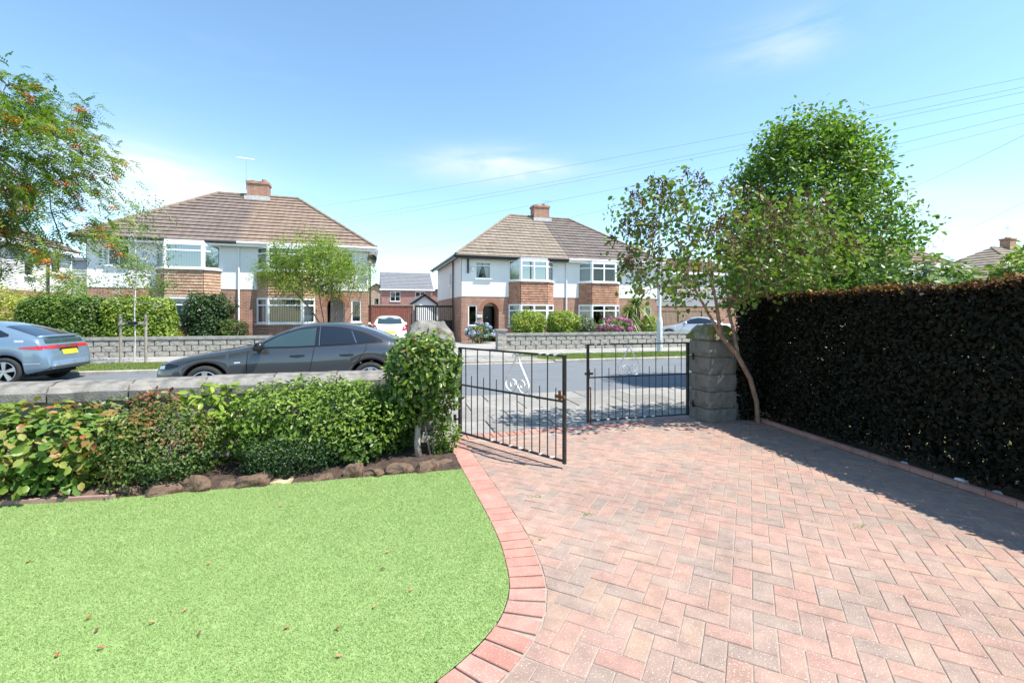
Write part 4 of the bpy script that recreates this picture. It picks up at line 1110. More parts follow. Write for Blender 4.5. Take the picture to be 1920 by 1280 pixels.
# ------------------------------------------------------------------ fences, gates and far walls
m_fence = mat('red_stained_boards', (.12, .035, .022), (.19, .06, .04), 6, .8, .3, 30)
fe = thing('board_fence', 'red brown stained close-boarded fence behind the white car', 'fence', (.02, 27.2, 0))
for i in range(22):
    b_ = MB(); x = i * .118; b_.box(x, x + .112, rnd.uniform(-.006, .006), .025, .03, 2.02); b_.build('board', m_fence, fe)
b_ = MB(); b_.box(-.03, 2.65, -.04, .06, 2.02, 2.09); b_.build('capping_rail', mat('grey_rail', (.25, .20, .17), None), fe)
b_ = MB(); b_.box(2.6, 2.72, -.05, .07, 0, 2.12); b_.build('post', mat('grey_post', (.30, .26, .23), None), fe)
sg_ = thing('slatted_gate', 'tall black slatted timber gates beside the arched porch house', 'gate', (2.72, 27.0, 0))
for lf in range(2):
    x0 = lf * 1.14
    b_ = MB(); b_.box(x0, x0 + .09, 0, .05, .05, 2.05); b_.build('stile', m_black, sg_); b_ = MB(); b_.box(x0 + 1.03, x0 + 1.12, 0, .05, .05, 2.05); b_.build('stile', m_black, sg_)
    b_ = MB(); b_.box(x0 + .09, x0 + 1.03, 0, .05, 1.93, 2.05); b_.build('rail', m_black, sg_)
    b_ = MB(); b_.box(x0 + .09, x0 + 1.03, 0, .05, .05, 1.18); b_.build('lower_panel', m_black, sg_)
    for q in range(8): b_ = MB(); x = x0 + .11 + q * .117; b_.box(x, x + .05, .01, .035, 1.18, 1.93); b_.build('slat', m_black, sg_)
m_bfence = mat('brown_panel_boards', (.22, .15, .10), (.30, .215, .15), 5, .85, .3, 30)
fr_ = thing('panel_fence', 'weathered brown board fence beyond the silver car', 'fence', (17.55, 25.2, 0))
for i in range(30):
    b_ = MB(); x = i * .15; b_.box(x, x + .144, rnd.uniform(-.005, .005), .022, .05, 1.75); b_.build('board', m_bfence, fr_)
for q in (0, 1.85, 3.7): b_ = MB(); b_.box(q, q + .1, -.06, .06, 0, 1.85); b_.build('post', m_bfence, fr_)
b_ = MB(); b_.box(0, 4.5, -.03, .05, 1.75, 1.82); b_.build('capping_rail', m_bfence, fr_)

fblk = [roughbox(.455, .07, .19, (6, 1, 3), .016, 60 + k, m_stone_far, 'block', .22) for k in range(6)]
m_fcope = mat('far_coping', (.20, .195, .18), (.36, .345, .32), 5, .92, .3, 60)
def far_wall(label, x0, x1, yw, pil=None, h=3):
    t = thing('boundary_wall', label, 'wall', (0, 0, 0))
    p, q = Vector((*rp(x0, yw), 0)), Vector((*rp(x1, yw), 0)); d = (q - p).normalized(); n = Vector((-d.y, d.x, 0)); L = (q - p).length
    c_ = MB(); c_.bar(p + n * .13 + Vector((0, 0, .28)), q + n * .13 + Vector((0, 0, .28)), .2, .66); c_.build('wall_core', m_mortar, t)
    for r_ in range(h):
        u = .23 + (.24 if r_ % 2 else 0)
        while u < L - .1:
            o = link('block', fblk[rnd.randrange(6)], t, p + d * u + n * .02 + Vector((0, 0, -.03 + r_ * .202))); o.rotation_euler.z = RA + (math.pi if rnd.random() < .5 else 0)
            u += .47
    u = 0
    while u < L - .2:
        b2 = MB(); b2.bar(p + d * (u + .004) + n * .13 + Vector((0, 0, .64)), p + d * min(u + .9, L) + n * .13 + Vector((0, 0, .64)), .34, .105); b2.build('coping_stone', m_fcope, t); u += .905
    if pil:
        for r_ in range(4): link('block', roughbox(.40, .40, .2, (5, 4, 3), .015, 80 + r_, m_stone_far, 'block', .15), t, p + d * -.15 + n * .1 + Vector((0, 0, -.03 + r_ * .205)))
        b2 = MB(); b2.bar(p + d * -.40 + n * .1 + Vector((0, 0, .84)), p + d * .10 + n * .1 + Vector((0, 0, .84)), .5, .07); b2.build('cap', m_fcope, t)
    return t
far_wall('low rock-faced block wall behind the birch sapling and blue car', -12.0, -1.9, 19.42)
far_wall('low rock-faced block wall with end pillar in front of the arched porch house', 5.75, 17.5, 19.42, True)
# ------------------------------------------------------------------ cars
def hermite(pts, x):
    P = np.array(pts, dtype=float); X, Y = P[:, 0], P[:, 1]
    m = np.zeros(len(X)); d = np.diff(Y) / np.diff(X)
    m[1:-1] = np.where(d[:-1] * d[1:] > 0, 2 * d[:-1] * d[1:] / (d[:-1] + d[1:] + 1e-12), 0); m[0], m[-1] = d[0], d[-1]
    i = np.clip(np.searchsorted(X, x, side='right') - 1, 0, len(X) - 2)
    h = X[i + 1] - X[i]; t = np.clip((x - X[i]) / h, 0, 1)
    return (2 * t**3 - 3 * t**2 + 1) * Y[i] + (t**3 - 2 * t**2 + t) * h * m[i] + (-2 * t**3 + 3 * t**2) * Y[i + 1] + (t**3 - t**2) * h * m[i + 1]
def carpaint(name, c1, metal=.55):
    m, nt, b = _nodes(name)
    b.inputs['Base Color'].default_value = (*c1, 1)
    b.inputs['Metallic'].default_value = metal; b.inputs['Roughness'].default_value = .27
    b.inputs['Coat Weight'].default_value = 1.0; b.inputs['Coat Roughness'].default_value = .03
    return m
m_tyre = mat('tyre_rubber', (.018, .018, .018), (.03, .03, .03), 30, .85)
m_alloy = mat('alloy_wheel', (.55, .56, .58), None, rough=.3, metal=.85)
m_alloy_d = mat('dark_alloy_wheel', (.10, .10, .11), None, rough=.3, metal=.8)
m_trim = mat('black_car_trim', (.01, .01, .011), None, rough=.3)
m_liner = mat('wheel_well', (.006, .006, .006), None, rough=.9)
m_autoglass = mat('dark_car_glass', (.008, .011, .014), None, rough=.02, spec=.8, coat=.6)
m_autoglass_l = mat('clear_car_glass', (.030, .055, .058), None, rough=.02, spec=.8, coat=.6)
m_redlens = mat('red_lamp_lens', (.45, .012, .02), None, rough=.08, coat=.8)
m_clearlens = mat('clear_lamp_lens', (.55, .56, .58), None, rough=.08, coat=.8, metal=.4)
m_plate_y = mat('yellow_number_plate', (.72, .50, .03), None, rough=.4)
m_plate_w = mat('white_number_plate', (.70, .70, .68), None, rough=.4)
m_cargrey = mat('car_grey_plastic', (.06, .06, .062), None, rough=.5)
m_chrome = mat('chrome_trim', (.60, .61, .63), None, rough=.15, metal=1.0)

class Car:
    def __init__(s, name, label, loc, rz, L, hw, top, belt, wplan, roofw, sill, wheels, wr, paint):
        """x runs from the nose (0) to the tail (L); the side towards +y and -y alike"""
        s.t = thing(name, label, 'car', loc, rz); s.L = L; s.wr = wr; s.wheels = wheels; s.hw = hw
        xs = set(np.linspace(0, L, 84)); [xs.update(np.linspace(w - wr * 1.16, w + wr * 1.16, 25)) for w in wheels]
        xs.update([.015, .04, .07, L - .015, L - .04, L - .07]); xs = sorted(x for x in xs if 0 <= x <= L)
        NR = 30; V = []; F = []
        for x in xs:
            zt = float(hermite(top, x)); w = hw * float(hermite(wplan, x)); zb = sill
            for wx in wheels:
                ar = wr * 1.13
                if abs(x - wx) < ar: zb = max(zb, wr + math.sqrt(ar * ar - (x - wx) ** 2) * .985)
            if x < .5: zb = max(zb, sill + .05 * (1 - x / .5))
            if x > L - .5: zb = max(zb, sill + .12 * (1 - (L - x) / .5))
            zt = max(zt, zb + .06)
            bl = min(float(hermite(belt, x)), zt - .035); bl = max(bl, zb + .02)
            g = min(1, max(0, (zt - bl) / .40)); wr_ = w * float(lerp(.90, float(hermite(roofw, x)), g))
            H = bl - zb
            ring = [(w * .70, zb), (w * .965, zb), (w * .99, zb + .10 * H), (w, zb + .40 * H), (w * .995, zb + .62 * H), (w * .985, zb + .80 * H), (w * .955, bl),
                    (lerp(w * .955, wr_, .55) , lerp(bl, zt, .52)), (wr_, zt - .085 * g - .012), (wr_ * .86, zt - .028 * g - .004), (wr_ * .5, zt - .006), (0, zt)]
            Rg = np.array(ring); sarc = np.r_[0, np.cumsum(np.linalg.norm(np.diff(Rg, axis=0), axis=1) + 1e-4)]
            q = np.linspace(0, sarc[-1], NR)
            # keep creases: sample piecewise-linearly on a slightly smoothed polyline
            yy, zz = np.interp(q, sarc, Rg[:, 0]), np.interp(q, sarc, Rg[:, 1])
            for _ in range(2):
                yy[1:-1] = .25 * yy[:-2] + .5 * yy[1:-1] + .25 * yy[2:]; zz[1:-1] = .25 * zz[:-2] + .5 * zz[1:-1] + .25 * zz[2:]
            V += [(x, y, z) for y, z in zip(yy, zz)] + [(x, -y, z) for y, z in zip(yy[:-1][::-1], zz[:-1][::-1])]
        M_ = 2 * NR - 1
        for i in range(len(xs) - 1):
            for k in range(M_ - 1):
                a = i * M_ + k; F.append((a, a + 1, a + M_ + 1, a + M_))
        F.append(tuple(range(M_))); F.append(tuple((len(xs) - 1) * M_ + k for k in reversed(range(M_))))
        me = bpy.data.meshes.new('body'); me.from_pydata(V, [], F); me.materials.append(paint)
        me.polygons.foreach_set('use_smooth', [len(f) == 4 for f in F]); me.update()
        s.body = link('body', me, s.t)
        s.bvh = BVHTree.FromPolygons([Vector(v) for v in V], F)
        for wx in wheels:
            for sg in (-1, 1):
                s.wheel(wx, sg)
        li = MB()
        for wx in wheels:
            pts = [(wx + wr * 1.12 * math.cos(a), wr + wr * 1.12 * math.sin(a)) for a in np.linspace(R(-25), R(205), 20)]
            for i in range(19):
                (x0, z0), (x1, z1) = pts[i], pts[i + 1]; li.poly([(x0, -hw * .955, z0), (x1, -hw * .955, z1), (x1, hw * .955, z1), (x0, hw * .955, z0)])
        li.box(.3, L - .3, -hw * .72, hw * .72, sill - .02, sill + .3)
        li.build('underbody', m_liner, s.t)
    alloy = None
    def wheel(s, wx, sg):
        wr = s.wr; y = sg * (s.hw - .005)
        o = thing('wheel', None, None, (wx, y, wr)); o.parent = s.t
        for k in ('label', 'category'):
            if k in o: del o[k]
        t_ = MB(); t_.lathe([(wr * .70, -.20 * sg), (wr * .93, -.21 * sg), (wr, -.18 * sg), (wr, -.05 * sg), (wr * .95, -.012 * sg), (wr * .74, -.005 * sg), (wr * .70, -.03 * sg), (wr * .70, -.20 * sg)], n=32, axis='y'); t_.build('tyre', m_tyre, o, True)
        r_ = MB(); rr = wr * .71
        r_.lathe([(rr, -.16 * sg), (rr, -.008 * sg), (rr * .94, -.004 * sg), (rr * .9, -.03 * sg), (rr * .88, -.14 * sg)], n=32, axis='y')
        for q in range(5):
            a = 2 * math.pi * q / 5 + .3
            for da in (-.11, .11):
                r_.bar((rr * .14 * math.cos(a), -.03 * sg, rr * .14 * math.sin(a)), (rr * .93 * math.cos(a + da), -.025 * sg, rr * .93 * math.sin(a + da)), .045 * wr / .32, .035, (0, 1, 0))
        r_.lathe([(0, -.012 * sg), (rr * .2, -.018 * sg), (rr * .22, -.06 * sg)], n=14, axis='y')
        r_.build('rim', s.alloy or m_alloy, o)
        b_ = MB(); b_.lathe([(0, -.12 * sg), (rr * .86, -.12 * sg), (rr * .88, -.16 * sg)], n=20, axis='y'); b_.build('brake_disc', m_liner, o)
    def patch(s, name, m, lower, upper, side='side', rows=6, off=.004, n=18, parent=None, both=True):
        """a piece lying on the body: between two edges drawn on the side, tail or nose view"""
        def res(p):
            p = np.array(p, dtype=float); a = np.r_[0, np.cumsum(np.linalg.norm(np.diff(p, axis=0), axis=1))]; q = np.linspace(0, a[-1], n)
            return np.stack([np.interp(q, a, p[:, 0]), np.interp(q, a, p[:, 1])], 1)
        lo, up = res(lower), res(upper); out = None
        for sg in ((1, -1) if (both and side == 'side') else (1,)):
            mb = MB(); idx = {}
            for j in range(rows + 1):
                for i in range(n):
                    a, b_ = lo[i] + (up[i] - lo[i]) * j / rows
                    if side == 'side': o_, d_ = Vector((a, 3 * sg, b_)), Vector((0, -sg, 0))
                    elif side == 'tail': o_, d_ = Vector((s.L + 2, a, b_)), Vector((-1, 0, 0))
                    elif side == 'nose': o_, d_ = Vector((-2, a, b_)), Vector((1, 0, 0))
                    else: o_, d_ = Vector((a, b_, 4)), Vector((0, 0, -1))
                    hit, nrm, _, _ = s.bvh.ray_cast(o_, d_)
                    if hit is None: continue
                    if nrm.dot(d_) > 0: nrm = -nrm
                    idx[j, i] = len(mb.v); mb.v.append(tuple(hit + nrm * off))
            for j in range(rows):
                for i in range(n - 1):
                    k = [idx.get(q) for q in ((j, i), (j, i + 1), (j + 1, i + 1), (j + 1, i))]
                    if None not in k: mb.f.append(tuple(k)); mb.mi.append(0)
            if mb.f: out = mb.build(name, m, parent or s.t, True)
        return out
    def line(s, name, m, pts, w, side='side', off=.005):
        p = np.array(pts, dtype=float); d = np.gradient(p, axis=0); d /= np.linalg.norm(d, axis=1)[:, None] + 1e-9; nn = np.stack([-d[:, 1], d[:, 0]], 1) * w / 2
        s.patch(name, m, p - nn, p + nn, side, 1, off, max(8, len(pts) * 4))
    def mirror(s, x, z, m):
        for sg in (-1, 1):
            b_ = MB(); y = s.hw * sg
            b_.bar((x, y * .94, z - .02), (x + .02, y * 1.05, z), .05, .04)
            prof = [(-.085, .02), (-.09, .09), (-.05, .155), (.05, .165), (.085, .12), (.08, .03), (0, 0)]
            base = len(b_.v); k = len(prof)
            for yy, sc2 in ((1.02, .75), (1.06, 1), (1.16, 1), (1.22, .72)):
                for (px_, pz) in prof: b_.v.append((x + .02 + px_ * sc2, y * yy, z - .05 + .08 + (pz - .08) * sc2))
            for i in range(3):
                for j in range(k):
                    a, c_ = base + i * k + j, base + i * k + (j + 1) % k; b_.f.append((a, c_, c_ + k, a + k)); b_.mi.append(0)
            b_.f.append(tuple(base + j for j in range(k))); b_.mi.append(0); b_.f.append(tuple(base + 3 * k + j for j in range(k))); b_.mi.append(0)
            b_.build('door_mirror', m, s.t, True)

# graphite fastback parked by the near kerb, nose to the left
RZ = RA
p_ = rp(-3.58, 10.28)
Car.alloy = m_alloy
c1 = Car('fastback_car', 'dark grey fastback car parked at the near kerb behind the garden wall', (p_[0], p_[1], -.09), RZ, 4.78, .925,
         [(0, .50), (.03, .62), (.12, .71), (.35, .79), (.9, .905), (1.45, .995), (1.62, 1.05), (2.0, 1.24), (2.35, 1.375), (2.7, 1.435), (3.05, 1.44), (3.4, 1.40), (3.8, 1.285), (4.2, 1.125), (4.55, 1.005), (4.70, .975), (4.75, .80), (4.78, .55)],
         [(0, .60), (.4, .74), (1.0, .84), (1.5, .905), (2.5, .935), (3.6, .985), (4.2, .985), (4.78, .90)],
         [(0, .60), (.05, .76), (.2, .88), (.5, .96), (1.0, .99), (2.4, 1.0), (3.8, 1.0), (4.4, .96), (4.65, .90), (4.74, .82), (4.78, .70)],
         [(0, .80), (1.5, .80), (2.2, .66), (3.0, .645), (3.7, .64), (4.3, .72), (4.78, .8)],
         .20, (.88, 3.735), .335, carpaint('graphite_paint', (.078, .084, .092), .6))
c1.patch('side_window', m_trim, [(1.62, .955), (2.4, .965), (3.3, 1.0), (3.98, 1.045)], [(1.66, .985), (2.0, 1.185), (2.4, 1.325), (2.8, 1.365), (3.2, 1.345), (3.6, 1.245), (3.95, 1.09)], off=.003)
c1.patch('front_side_glass', m_autoglass_l, [(1.76, .985), (2.4, .99), (2.72, 1.005)], [(1.82, 1.035), (2.05, 1.175), (2.4, 1.295), (2.72, 1.335)], off=.007)
c1.patch('rear_side_glass', m_autoglass, [(2.83, 1.01), (3.45, 1.035)], [(2.83, 1.338), (3.1, 1.328), (3.35, 1.275)], off=.007)
c1.patch('quarter_glass', m_autoglass, [(3.50, 1.04), (3.86, 1.062)], [(3.40, 1.255), (3.6, 1.19), (3.84, 1.085)], off=.007)
c1.line('window_chrome', m_chrome, [(2.80, 1.0), (2.785, 1.35)], .012, off=.009)
c1.line('window_chrome', m_chrome, [(3.475, 1.04), (3.37, 1.27)], .012, off=.009)
c1.line('door_seam', m_liner, [(2.72, 1.0), (2.70, .85), (2.64, .5), (2.66, .3)], .010)
c1.line('door_seam', m_liner, [(1.58, .9), (1.56, .6), (1.60, .3)], .010)
c1.line('door_seam', m_liner, [(3.66, 1.03), (3.66, .92), (3.50, .70), (3.36, .62)], .010)
for hx in (2.42, 3.30):
    c1.patch('door_handle', m_trim, [(hx - .13, .80), (hx, .785), (hx + .13, .805)], [(hx - .13, .83), (hx, .835), (hx + .13, .835)], off=.006)
c1.patch('headlamp', m_trim, [(.10, .60), (.30, .615), (.46, .665)], [(.10, .675), (.28, .715), (.46, .685)], off=.004)
c1.patch('headlamp_lens', m_clearlens, [(.12, .61), (.22, .62)], [(.12, .66), (.22, .68)], off=.008)
c1.patch('wing_badge', m_clearlens, [(1.36, .70), (1.46, .705)], [(1.36, .725), (1.46, .73)], off=.006)
c1.patch('windscreen', m_autoglass, [(1.52, -.62), (1.52, .62)], [(2.20, -.52), (2.20, .52)], 'top', off=.004, both=False)
c1.patch('rear_window', m_autoglass, [(4.25, -.52), (4.25, .52)], [(3.62, -.50), (3.62, .50)], 'top', off=.004, both=False)
c1.mirror(1.78, .97, m_trim)
for sg in (-1, 1):
    w_ = MB(); w_.tube([(1.42, sg * .1, 1.0), (1.50, sg * .55, 1.0)], .014, 5); w_.build('wiper', m_trim, c1.t)

# pale blue hatchback on the far side of the road, tail to the right
p_ = rp(-11.02, 13.45)
c2 = Car('hatchback_car', 'pale blue hatchback with red light bar parked across the road at left', (p_[0], p_[1], -.09), RZ, 4.25, .885,
         [(0, .52), (.04, .64), (.2, .76), (.55, .90), (.95, 1.02), (1.5, 1.28), (1.95, 1.42), (2.35, 1.46), (2.9, 1.435), (3.3, 1.345), (3.7, 1.20), (3.98, 1.085), (4.03, 1.06), (4.07, .96), (4.13, .86), (4.19, .70), (4.235, .58), (4.25, .40)],
         [(0, .60), (.5, .82), (1.0, .92), (2.2, .96), (3.4, 1.02), (4.0, 1.0), (4.25, .85)],
         [(0, .62), (.08, .80), (.3, .93), (.8, .99), (2.0, 1.0), (3.6, 1.0), (3.95, .97), (4.1, .92), (4.2, .84), (4.25, .74)],
         [(0, .78), (1.0, .78), (1.9, .68), (3.0, .66), (3.6, .68), (4.0, .82), (4.25, .8)],
         .22, (.84, 3.46), .318, carpaint('pale_blue_paint', (.20, .29, .38), .45))
c2.patch('side_window', m_autoglass, [(1.2, 1.0), (2.2, 1.0), (3.1, 1.06), (3.5, 1.10)], [(1.3, 1.06), (1.7, 1.26), (2.2, 1.375), (2.8, 1.36), (3.2, 1.27), (3.48, 1.15)], off=.004)
c2.patch('rear_window', m_autoglass, [(3.97, -.66), (3.97, .66)], [(3.28, -.53), (3.28, .53)], 'top', off=.005, both=False)
c2.patch('lower_rear_window', m_autoglass_l, [(-.64, .93), (.64, .93)], [(-.62, 1.035), (.62, 1.035)], 'tail', off=.006)
sp_ = MB(); sp_.tube([(3.96, -.70, 1.075), (4.03, -.4, 1.09), (4.045, 0, 1.094), (4.03, .4, 1.09), (3.96, .70, 1.075)], .028, 8); sp_.build('tailgate_spoiler', c2.body.data.materials[0], c2.t, True)
for sg in (-1, 1): c2.patch('tail_lamp', m_redlens, [(sg * .74, .81), (sg * .36, .803)], [(sg * .74, .878), (sg * .36, .884)], 'tail', off=.006, n=20)
c2.patch('centre_lamp_bar', mat('dark_red_lens', (.22, .02, .03), None, rough=.08, coat=.8), [(-.35, .803), (.35, .803)], [(-.35, .884), (.35, .884)], 'tail', off=.006, n=20)
c2.patch('badge', m_chrome, [(-.05, .815), (.05, .815)], [(-.05, .872), (.05, .872)], 'tail', off=.010, n=8)
c2.patch('side_tail_lamp', m_redlens, [(3.74, .83), (4.12, .79)], [(3.74, .86), (4.10, .885)], off=.006)
c2.patch('number_plate', m_plate_y, [(-.26, .655), (.26, .655)], [(-.26, .765), (.26, .765)], 'tail', off=.010)
c2.patch('plate_recess', m_trim, [(-.34, .755), (.34, .755)], [(-.30, .80), (.30, .80)], 'tail', off=.007)
c2.patch('bumper_insert', m_cargrey, [(-.80, .24), (.80, .24)], [(-.70, .41), (.70, .41)], 'tail', off=.005, n=26)
c2.patch('reflector', m_clearlens, [(3.80, .475), (4.10, .47)], [(3.80, .50), (4.10, .50)], off=.005)
c2.line('arch_trim', m_cargrey, [(3.46 + .375 * math.cos(a), .318 + .375 * math.sin(a)) for a in np.linspace(R(-8), R(188), 24)], .05, off=.006)
c2.patch('fuel_flap', m_clearlens, [(3.64, .97), (3.80, .965)], [(3.64, 1.02), (3.80, 1.015)], off=.004)
c2.line('door_seam', m_liner, [(3.20, 1.05), (3.18, .85), (3.02, .6), (2.98, .35)], .010)
c2.mirror(1.25, 1.0, c2.body.data.materials[0])

# white hatchback on the far drive, seen from behind
c3 = Car('hatchback_car', 'white hatchback seen from behind on the drive beside the red fence', (1.15, 27.2, -.01), R(-90), 3.95, .855,
         [(0, .55), (.05, .68), (.3, .82), (.8, .96), (1.5, 1.30), (1.9, 1.43), (2.4, 1.48), (3.1, 1.455), (3.5, 1.40), (3.66, 1.33), (3.80, 1.02), (3.86, .92), (3.90, .70), (3.94, .55), (3.95, .40)],
         [(0, .62), (.6, .85), (1.0, .93), (3.0, 1.0), (3.6, 1.0), (3.95, .85)],
         [(0, .65), (.1, .84), (.4, .95), (1.0, 1.0), (3.2, 1.0), (3.65, .97), (3.85, .90), (3.95, .80)],
         [(0, .78), (1.0, .78), (1.9, .70), (3.2, .70), (3.65, .74), (3.95, .82)],
         .22, (.78, 3.28), .30, carpaint('white_paint', (.78, .78, .78), .0))
c3.t.rotation_euler.z = R(-90)
c3.t.location = (1.15, 27.2, -.01)
c3.patch('rear_window', m_autoglass_l, [(-.60, 1.06), (0, 1.045), (.60, 1.06)], [(-.54, 1.335), (0, 1.375), (.54, 1.335)], 'tail', off=.006, n=24)
for sg in (-1, 1):
    c3.patch('tail_lamp', m_redlens, [(sg * .56, .70), (sg * .80, .76)], [(sg * .66, 1.0), (sg * .80, 1.02)], 'tail', off=.008)
    c3.patch('tail_lamp_lens', m_clearlens, [(sg * .66, .82), (sg * .74, .84)], [(sg * .68, .90), (sg * .75, .92)], 'tail', off=.012)
c3.patch('brake_light', m_redlens, [(-.12, 1.395), (.12, 1.395)], [(-.11, 1.42), (.11, 1.42)], 'tail', off=.008)
c3.patch('number_plate', m_plate_y, [(-.26, .60), (.26, .60)], [(-.26, .71), (.26, .71)], 'tail', off=.010)
c3.mirror(1.1, .98, c3.body.data.materials[0])

# silver coupe on the next drive
Car.alloy = m_alloy
c4 = Car('coupe_car', 'silver car on the drive beyond the block wall near the brown fence', (16.6, 24.0, -.01), R(-28), 4.5, .89,
         [(0, .52), (.05, .63), (.3, .74), (.9, .87), (1.35, .96), (1.9, 1.22), (2.3, 1.37), (2.6, 1.41), (3.0, 1.385), (3.5, 1.22), (3.9, 1.03), (4.3, .98), (4.45, .90), (4.5, .5)],
         [(0, .6), (.6, .78), (1.4, .92), (2.5, .96), (3.6, .99), (4.5, .9)],
         [(0, .62), (.1, .82), (.5, .96), (1.0, 1.0), (3.6, 1.0), (4.2, .95), (4.5, .76)],
         [(0, .8), (1.3, .8), (2.2, .68), (3.0, .66), (3.6, .70), (4.5, .82)],
         .2, (.85, 3.55), .32, carpaint('silver_paint', (.52, .53, .55), .6))
c4.patch('side_window', m_autoglass, [(1.6, .97), (2.5, .985), (3.55, 1.03)], [(1.68, 1.03), (2.1, 1.25), (2.55, 1.335), (3.0, 1.29), (3.5, 1.08)], off=.004)
c4.patch('windscreen', m_autoglass_l, [(1.45, -.62), (1.45, .62)], [(2.15, -.52), (2.15, .52)], 'top', off=.004, both=False)
c4.patch('rear_window', m_autoglass_l, [(3.85, -.55), (3.85, .55)], [(3.15, -.50), (3.15, .50)], 'top', off=.004, both=False)
c4.mirror(1.72, .98, c4.body.data.materials[0])
# ------------------------------------------------------------------ plants
m_bark = mat('grey_brown_bark', (.10, .075, .055), (.19, .15, .115), 14, .95, .7, 60)
m_bark_lilac = mat('warm_lilac_bark', (.20, .12, .08), (.34, .22, .15), 12, .95, .7, 50)
m_bark_pale = mat('pale_twig_bark', (.26, .22, .18), (.40, .35, .29), 12, .95)
m_birch = mat('white_birch_bark', (.42, .40, .37), (.74, .72, .69), 9, .85, .3, 40)
def segs_mesh(name, S, m, n=5):
    """frustums for branch segments S = (p0, p1, r0, r1)"""
    P0 = np.array([s[0] for s in S]); P1 = np.array([s[1] for s in S]); r0 = np.array([s[2] for s in S]); r1 = np.array([s[3] for s in S])
    d = unit(P1 - P0); ref = np.where(np.abs(d[:, 2:3]) > .9, np.array([[1., 0, 0]]), np.array([[0, 0, 1.]]))
    x = unit(np.cross(d, ref)); y = np.cross(d, x); V = []
    for P, r in ((P0 - d * r0[:, None] * .3, r0), (P1, r1)):
        for k in range(n):
            a = 2 * math.pi * k / n; V.append(P + (x * math.cos(a) + y * math.sin(a)) * r[:, None])
    V = np.stack(V, 1).reshape(-1, 3); base = np.arange(len(S))[:, None, None] * (2 * n)
    f = np.array([(k, (k + 1) % n, n + (k + 1) % n, n + k) for k in range(n)])[None]
    return np_mesh(name, V, (base + f).reshape(-1, 4), m, smooth=True)
def grow(trunks, attract, tip_r=.004, step=.25, power=2.2, wob=.05, first=2, up=.35, max_r=None):
    """branches from trunk polylines out to every attractor; radii add up towards the root"""
    N, PA = [], []; ok = []
    for tr in trunks:
        prev = tr[0] if isinstance(tr[0], int) else -1
        pts = tr[1:] if isinstance(tr[0], int) else tr
        for j, p in enumerate(pts):
            N.append(np.array(p, float)); PA.append(prev); prev = len(N) - 1
            if j >= first or isinstance(tr[0], int): ok.append(prev)
    c = np.mean([N[i] for i in ok], axis=0)
    order = np.argsort(np.linalg.norm(attract - c, axis=1)); tips = []
    A = [N[i] for i in ok]; idx = list(ok)
    for q in order:
        a = attract[q]; B = np.array(A); dv = a - B
        cost = np.linalg.norm(dv, axis=1) + up * np.maximum(0, B[:, 2] - a[2])
        k = idx[int(cost.argmin())]; p = N[k]; L = np.linalg.norm(a - p); m_ = max(1, int(L / step))
        prev = k
        for j in range(1, m_ + 1):
            t = j / m_; w = p + (a - p) * t + rng.normal(0, wob * step * 2, 3) * (t < 1) + np.array([0, 0, .12 * L * t * (1 - t)])
            N.append(w); PA.append(prev); prev = len(N) - 1; A.append(w); idx.append(prev)
        tips.append(prev)
    rr = np.zeros(len(N)); kids = np.zeros(len(N))
    for i in range(len(N) - 1, -1, -1):
        r = max(tip_r, rr[i] ** (1 / power)); rr[i] = r
        if PA[i] >= 0: rr[PA[i]] += r ** power
    if max_r: rr *= np.minimum(1, max_r / rr.max()) if rr.max() > max_r else 1
    S = [(N[PA[i]], N[i], rr[PA[i]] if rr[PA[i]] < rr[i] * 2.2 else rr[i] * 1.3, rr[i]) for i in range(len(N)) if PA[i] >= 0]
    return N, PA, tips, S
def cluster_leaves(tips, k, sig, outward_c, up=.5, droop=0):
    T_ = np.repeat(np.array(tips), k, axis=0); n = len(T_)
    P = T_ + rng.normal(0, sig, (n, 3))
    o = unit(P - outward_c)
    Nn = unit(o * .5 + np.array([0, 0, up]) + rng.normal(0, .6, (n, 3)))
    Td = unit(o * .6 + rng.normal(0, .7, (n, 3)) + np.array([0, 0, -droop]))
    cl_t = np.repeat(rng.uniform(0, 1, len(tips)), k)
    return P, Nn, Td, cl_t
def blob(c, r, n, shell=.55, lump=.22, p=2.0, seed=0., zmin=None, freq=2.2):
    d = rand_dirs(n)
    rho = 1 / np.power(np.sum(np.abs(d) ** p, axis=1), 1 / p)
    nz_ = np.array([mnoise.noise(Vector((a[0] * freq + seed, a[1] * freq, a[2] * freq + seed * 2))) for a in d])
    rad = (shell + (1 - shell) * np.sqrt(rng.uniform(0, 1, n))) * (1 + lump * nz_)
    P = np.array(c) + d * rho[:, None] * rad[:, None] * np.array(r)
    if zmin is not None: P[:, 2] = np.where(P[:, 2] < zmin, zmin + rng.uniform(0, .12, n), P[:, 2])
    return P, unit(d / np.array(r))
LM = {}
def lm(key, stops, **k):
    if key not in LM: LM[key] = leafmat(key, stops, **k)
    return LM[key]
